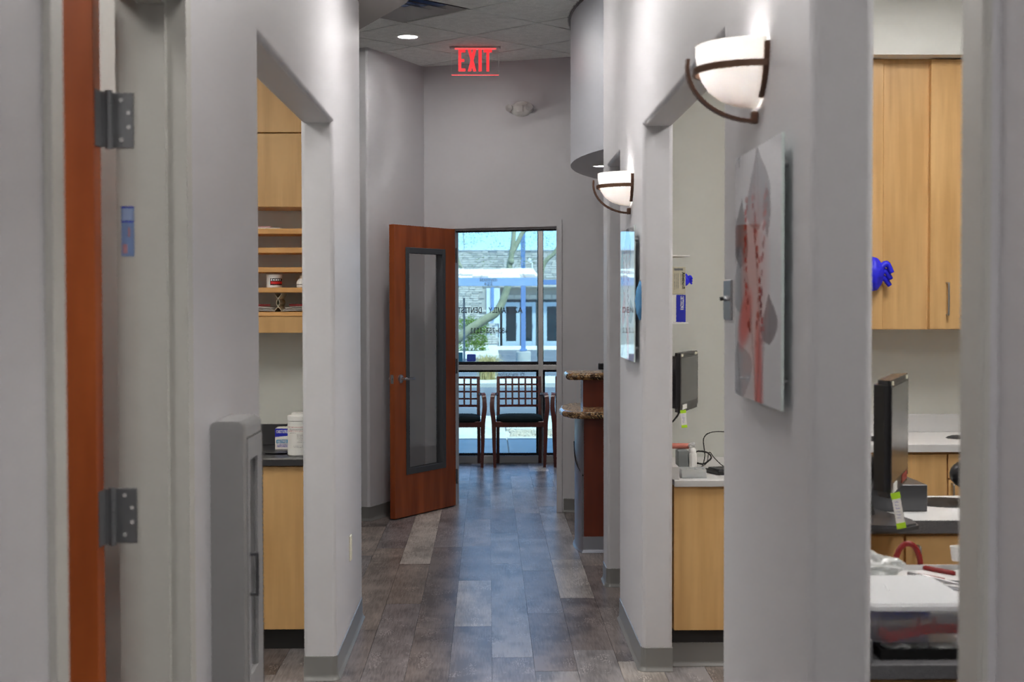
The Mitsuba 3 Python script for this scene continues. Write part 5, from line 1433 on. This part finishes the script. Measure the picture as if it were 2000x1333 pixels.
# exit sign
ex = thing('exit_sign', 'hanging clear exit sign with glowing red letters', 'exit sign')
sy = 10.18
part(ex, 'canopy', box(-0.272, 0.092, sy - 0.03, sy + 0.03, TOP - 0.012, TOP - 0.003, 0.002), 'grey_metal')
part(ex, 'panel', box(-0.258, 0.078, sy - 0.003, sy + 0.003, 3.188, TOP - 0.012), 'acrylic', label='clear acrylic panel')
part(ex, 'edge', cat(box(-0.258, 0.078, sy - 0.0035, sy + 0.0035, 3.186, 3.192)), 'red_plastic', emit=(0.42, 0.045, 0.05), label='red glowing lower edge')
part(ex, 'glow_bar', box(-0.235, 0.060, sy - 0.006, sy + 0.006, TOP - 0.022, TOP - 0.012), 'red_plastic', emit=(0.38, 0.05, 0.05), label='red glowing upper bar')
part(ex, 'panel_edge', box(-0.2595, -0.2575, sy - 0.003, sy + 0.003, 3.188, TOP - 0.012), 'glass_solid', label='bright panel edge')
part(ex, 'panel_edge', box(0.0765, 0.0785, sy - 0.003, sy + 0.003, 3.188, TOP - 0.012), 'glass_solid', label='bright panel edge')
part(ex, 'clip', box(-0.2595, -0.2565, sy - 0.005, sy + 0.005, 3.31, 3.335), 'white_plastic')
part(ex, 'clip', box(0.0765, 0.0795, sy - 0.005, sy + 0.005, 3.27, 3.335), 'white_plastic')
lz0, lz1, tk = 3.215, 3.370, 0.0205
hh = lz1 - lz0


def letter(polys, x):
    return [prism(Polygon(p), 0, 0.005) for p in polys]


def rct(a, b, c, d):
    return [(a, c), (b, c), (b, d), (a, d)]


lw = 0.050
glyph = {
    'E': shapely.union_all([Polygon(rct(0, tk, 0, hh)), Polygon(rct(0, lw, 0, tk)), Polygon(rct(0, lw, hh - tk, hh)), Polygon(rct(0, lw * 0.85, hh / 2 - tk / 2, hh / 2 + tk / 2))]),
    'X': shapely.union_all([Polygon([(0, 0), (tk * 1.1, 0), (lw * 1.2, hh), (lw * 1.2 - tk * 1.1, hh)]), Polygon([(lw * 1.2 - tk * 1.1, 0), (lw * 1.2, 0), (tk * 1.1, hh), (0, hh)])]),
    'I': Polygon(rct(0, tk * 1.15, 0, hh)),
    'T': shapely.union_all([Polygon(rct(lw * 0.6 - tk / 2, lw * 0.6 + tk / 2, 0, hh)), Polygon(rct(0, lw * 1.2, hh - tk, hh))])}
for ch, x in (('E', -0.209), ('X', -0.142), ('I', -0.066), ('T', -0.030)):
    part(ex, 'letter', at(prism(glyph[ch], -0.0045, 0.0045), (x, sy, lz0), (1, 0, 0), (0, 0, 1), (0, -1, 0)), 'red_plastic', emit=(0.42, 0.016, 0.020), label=f'glowing red letter {ch}')

# emergency lamp on the entry wall
el = thing('emergency_light', 'white oval emergency lamp with two heads high on the entry wall', 'emergency light')
ec = (0.128 + 0.0, 0, 3.022)
bd = blob((0, 0, 0), 1, 0, 1, 0, 3, (0.088, 0.045, 0.058))
bd.vertices[:, 1] = np.minimum(bd.vertices[:, 1], 0.0)
bd.apply_translation([0.125, 0.0, 3.022])
part(el, 'body', angled(bd), 'white_plastic', True)
part(el, 'face', angled(box(0.09, 0.16, -0.050, -0.02, 2.985, 3.055, 0.012)), 'white_plastic')
for dx, dy in ((-0.085, -0.02), (0.078, -0.02)):
    hd = lathe([(0.0, 0.0), (0.016, 0.0), (0.024, 0.012), (0.028, 0.034), (0.028, 0.040), (0.022, 0.041), (0.0, 0.044)], n=24)
    part(el, 'head', angled(at(hd, (0.125 + dx, -0.012, 3.028), (0, 0, 1), (1, 0, 0), (0, -1, 0))), 'laminate_grey', 40, label='round lamp head')

# ------------------------------------------------------------------ waiting room chairs


def armchair(xc, label):
    t = thing('armchair', label, 'chair', 'lattice backed armchairs along the window')
    yf, yb = 13.470, 13.845
    o = lambda m: m.apply_translation([xc, 0, 0])
    for s in (-1, 1):
        fl = spline([(s * 0.236, yf, 0.0), (s * 0.243, yf - 0.004, 0.22), (s * 0.246, yf - 0.006, 0.42), (s * 0.262, yf - 0.002, 0.56), (s * 0.258, yf + 0.015, 0.66), (s * 0.248, yf + 0.06, 0.694)], 6)
        hw = np.interp(np.linspace(0, 1, len(fl)), [0, 0.35, 0.6, 1], [0.013, 0.021, 0.022, 0.017])
        part(t, 'leg', o(strip(fl, hw, np.full(len(fl), 0.017), (1, 0, 0))), 'chair_wood', 40)
        ar = spline([(s * 0.248, yf + 0.055, 0.694), (s * 0.246, yf + 0.17, 0.692), (s * 0.235, yf + 0.28, 0.684), (s * 0.213, yb - 0.02, 0.672)], 6)
        part(t, 'armrest', o(strip(ar, 0.020, 0.011, (1, 0, 0))), 'chair_wood', 40)
        bk = spline([(s * 0.205, yb + 0.005, 0.0), (s * 0.205, yb - 0.03, 0.25), (s * 0.203, yb - 0.045, 0.42), (s * 0.201, yb - 0.03, 0.60), (s * 0.201, yb + 0.010, 0.845)], 6)
        part(t, 'leg', o(strip(bk, 0.0155, 0.015, (1, 0, 0))), 'chair_wood', 40)
        part(t, 'side_rail', o(box(s * 0.222 - 0.012, s * 0.222 + 0.012, yf + 0.01, yb - 0.04, 0.386, 0.432, 0.002)), 'chair_wood')
    part(t, 'seat_frame', o(cat(box(-0.232, 0.232, yf - 0.014, yf + 0.012, 0.383, 0.438, 0.004), box(-0.2, 0.2, yb - 0.056, yb - 0.034, 0.386, 0.432, 0.003), box(-0.225, 0.225, yf + 0.012, yb - 0.05, 0.41, 0.428))), 'chair_wood')
    cu = blob((0, (yf + yb) / 2 - 0.025, 0.452), 1, 0, 1, 0, 4, (1, 1, 1))
    v = cu.vertices - [0, (yf + yb) / 2 - 0.025, 0.452]
    v = np.sign(v) * np.abs(v) ** np.array([0.42, 0.42, 0.8])
    v = v / np.maximum(1, np.abs(v).max(0)) * [0.222, 0.195, 0.043]
    v[:, 2] = np.maximum(v[:, 2], -0.022)
    cu.vertices = v + [0, (yf + yb) / 2 - 0.025, 0.452]
    part(t, 'seat', o(cu), 'cushion', True, label='black upholstered seat')
    zs = np.linspace(0.563, 0.836, 5)
    yat = lambda z: np.interp(z, [0.42, 0.60, 0.845], [yb - 0.045, yb - 0.03, yb + 0.010])
    for k, z in enumerate(zs):
        h = 0.011 if k in (0, 4) else 0.008
        y = yat(z)
        pth = [(x, y + 0.012 * (1 - (x / 0.19) ** 2), z) for x in np.linspace(-0.19, 0.19, 9)]
        part(t, 'rail', o(strip(pth, h, 0.007, (0, 0, 1))), 'chair_wood', 40)
    for x in np.linspace(-0.19, 0.19, 7)[1:-1]:
        bow = 0.012 * (1 - (x / 0.19) ** 2) - 0.006
        part(t, 'slat', o(strip([(x, yat(z) + bow, z) for z in np.linspace(0.563, 0.836, 5)], 0.0085, 0.006, (1, 0, 0))), 'chair_wood', 40)


armchair(0.295, 'dark red brown lattice back armchair in the middle of the doorway view')
armchair(-0.300, 'dark red brown lattice back armchair half hidden by the open cherry door')
armchair(0.868, 'dark red brown lattice back armchair mostly hidden by the right door frame')
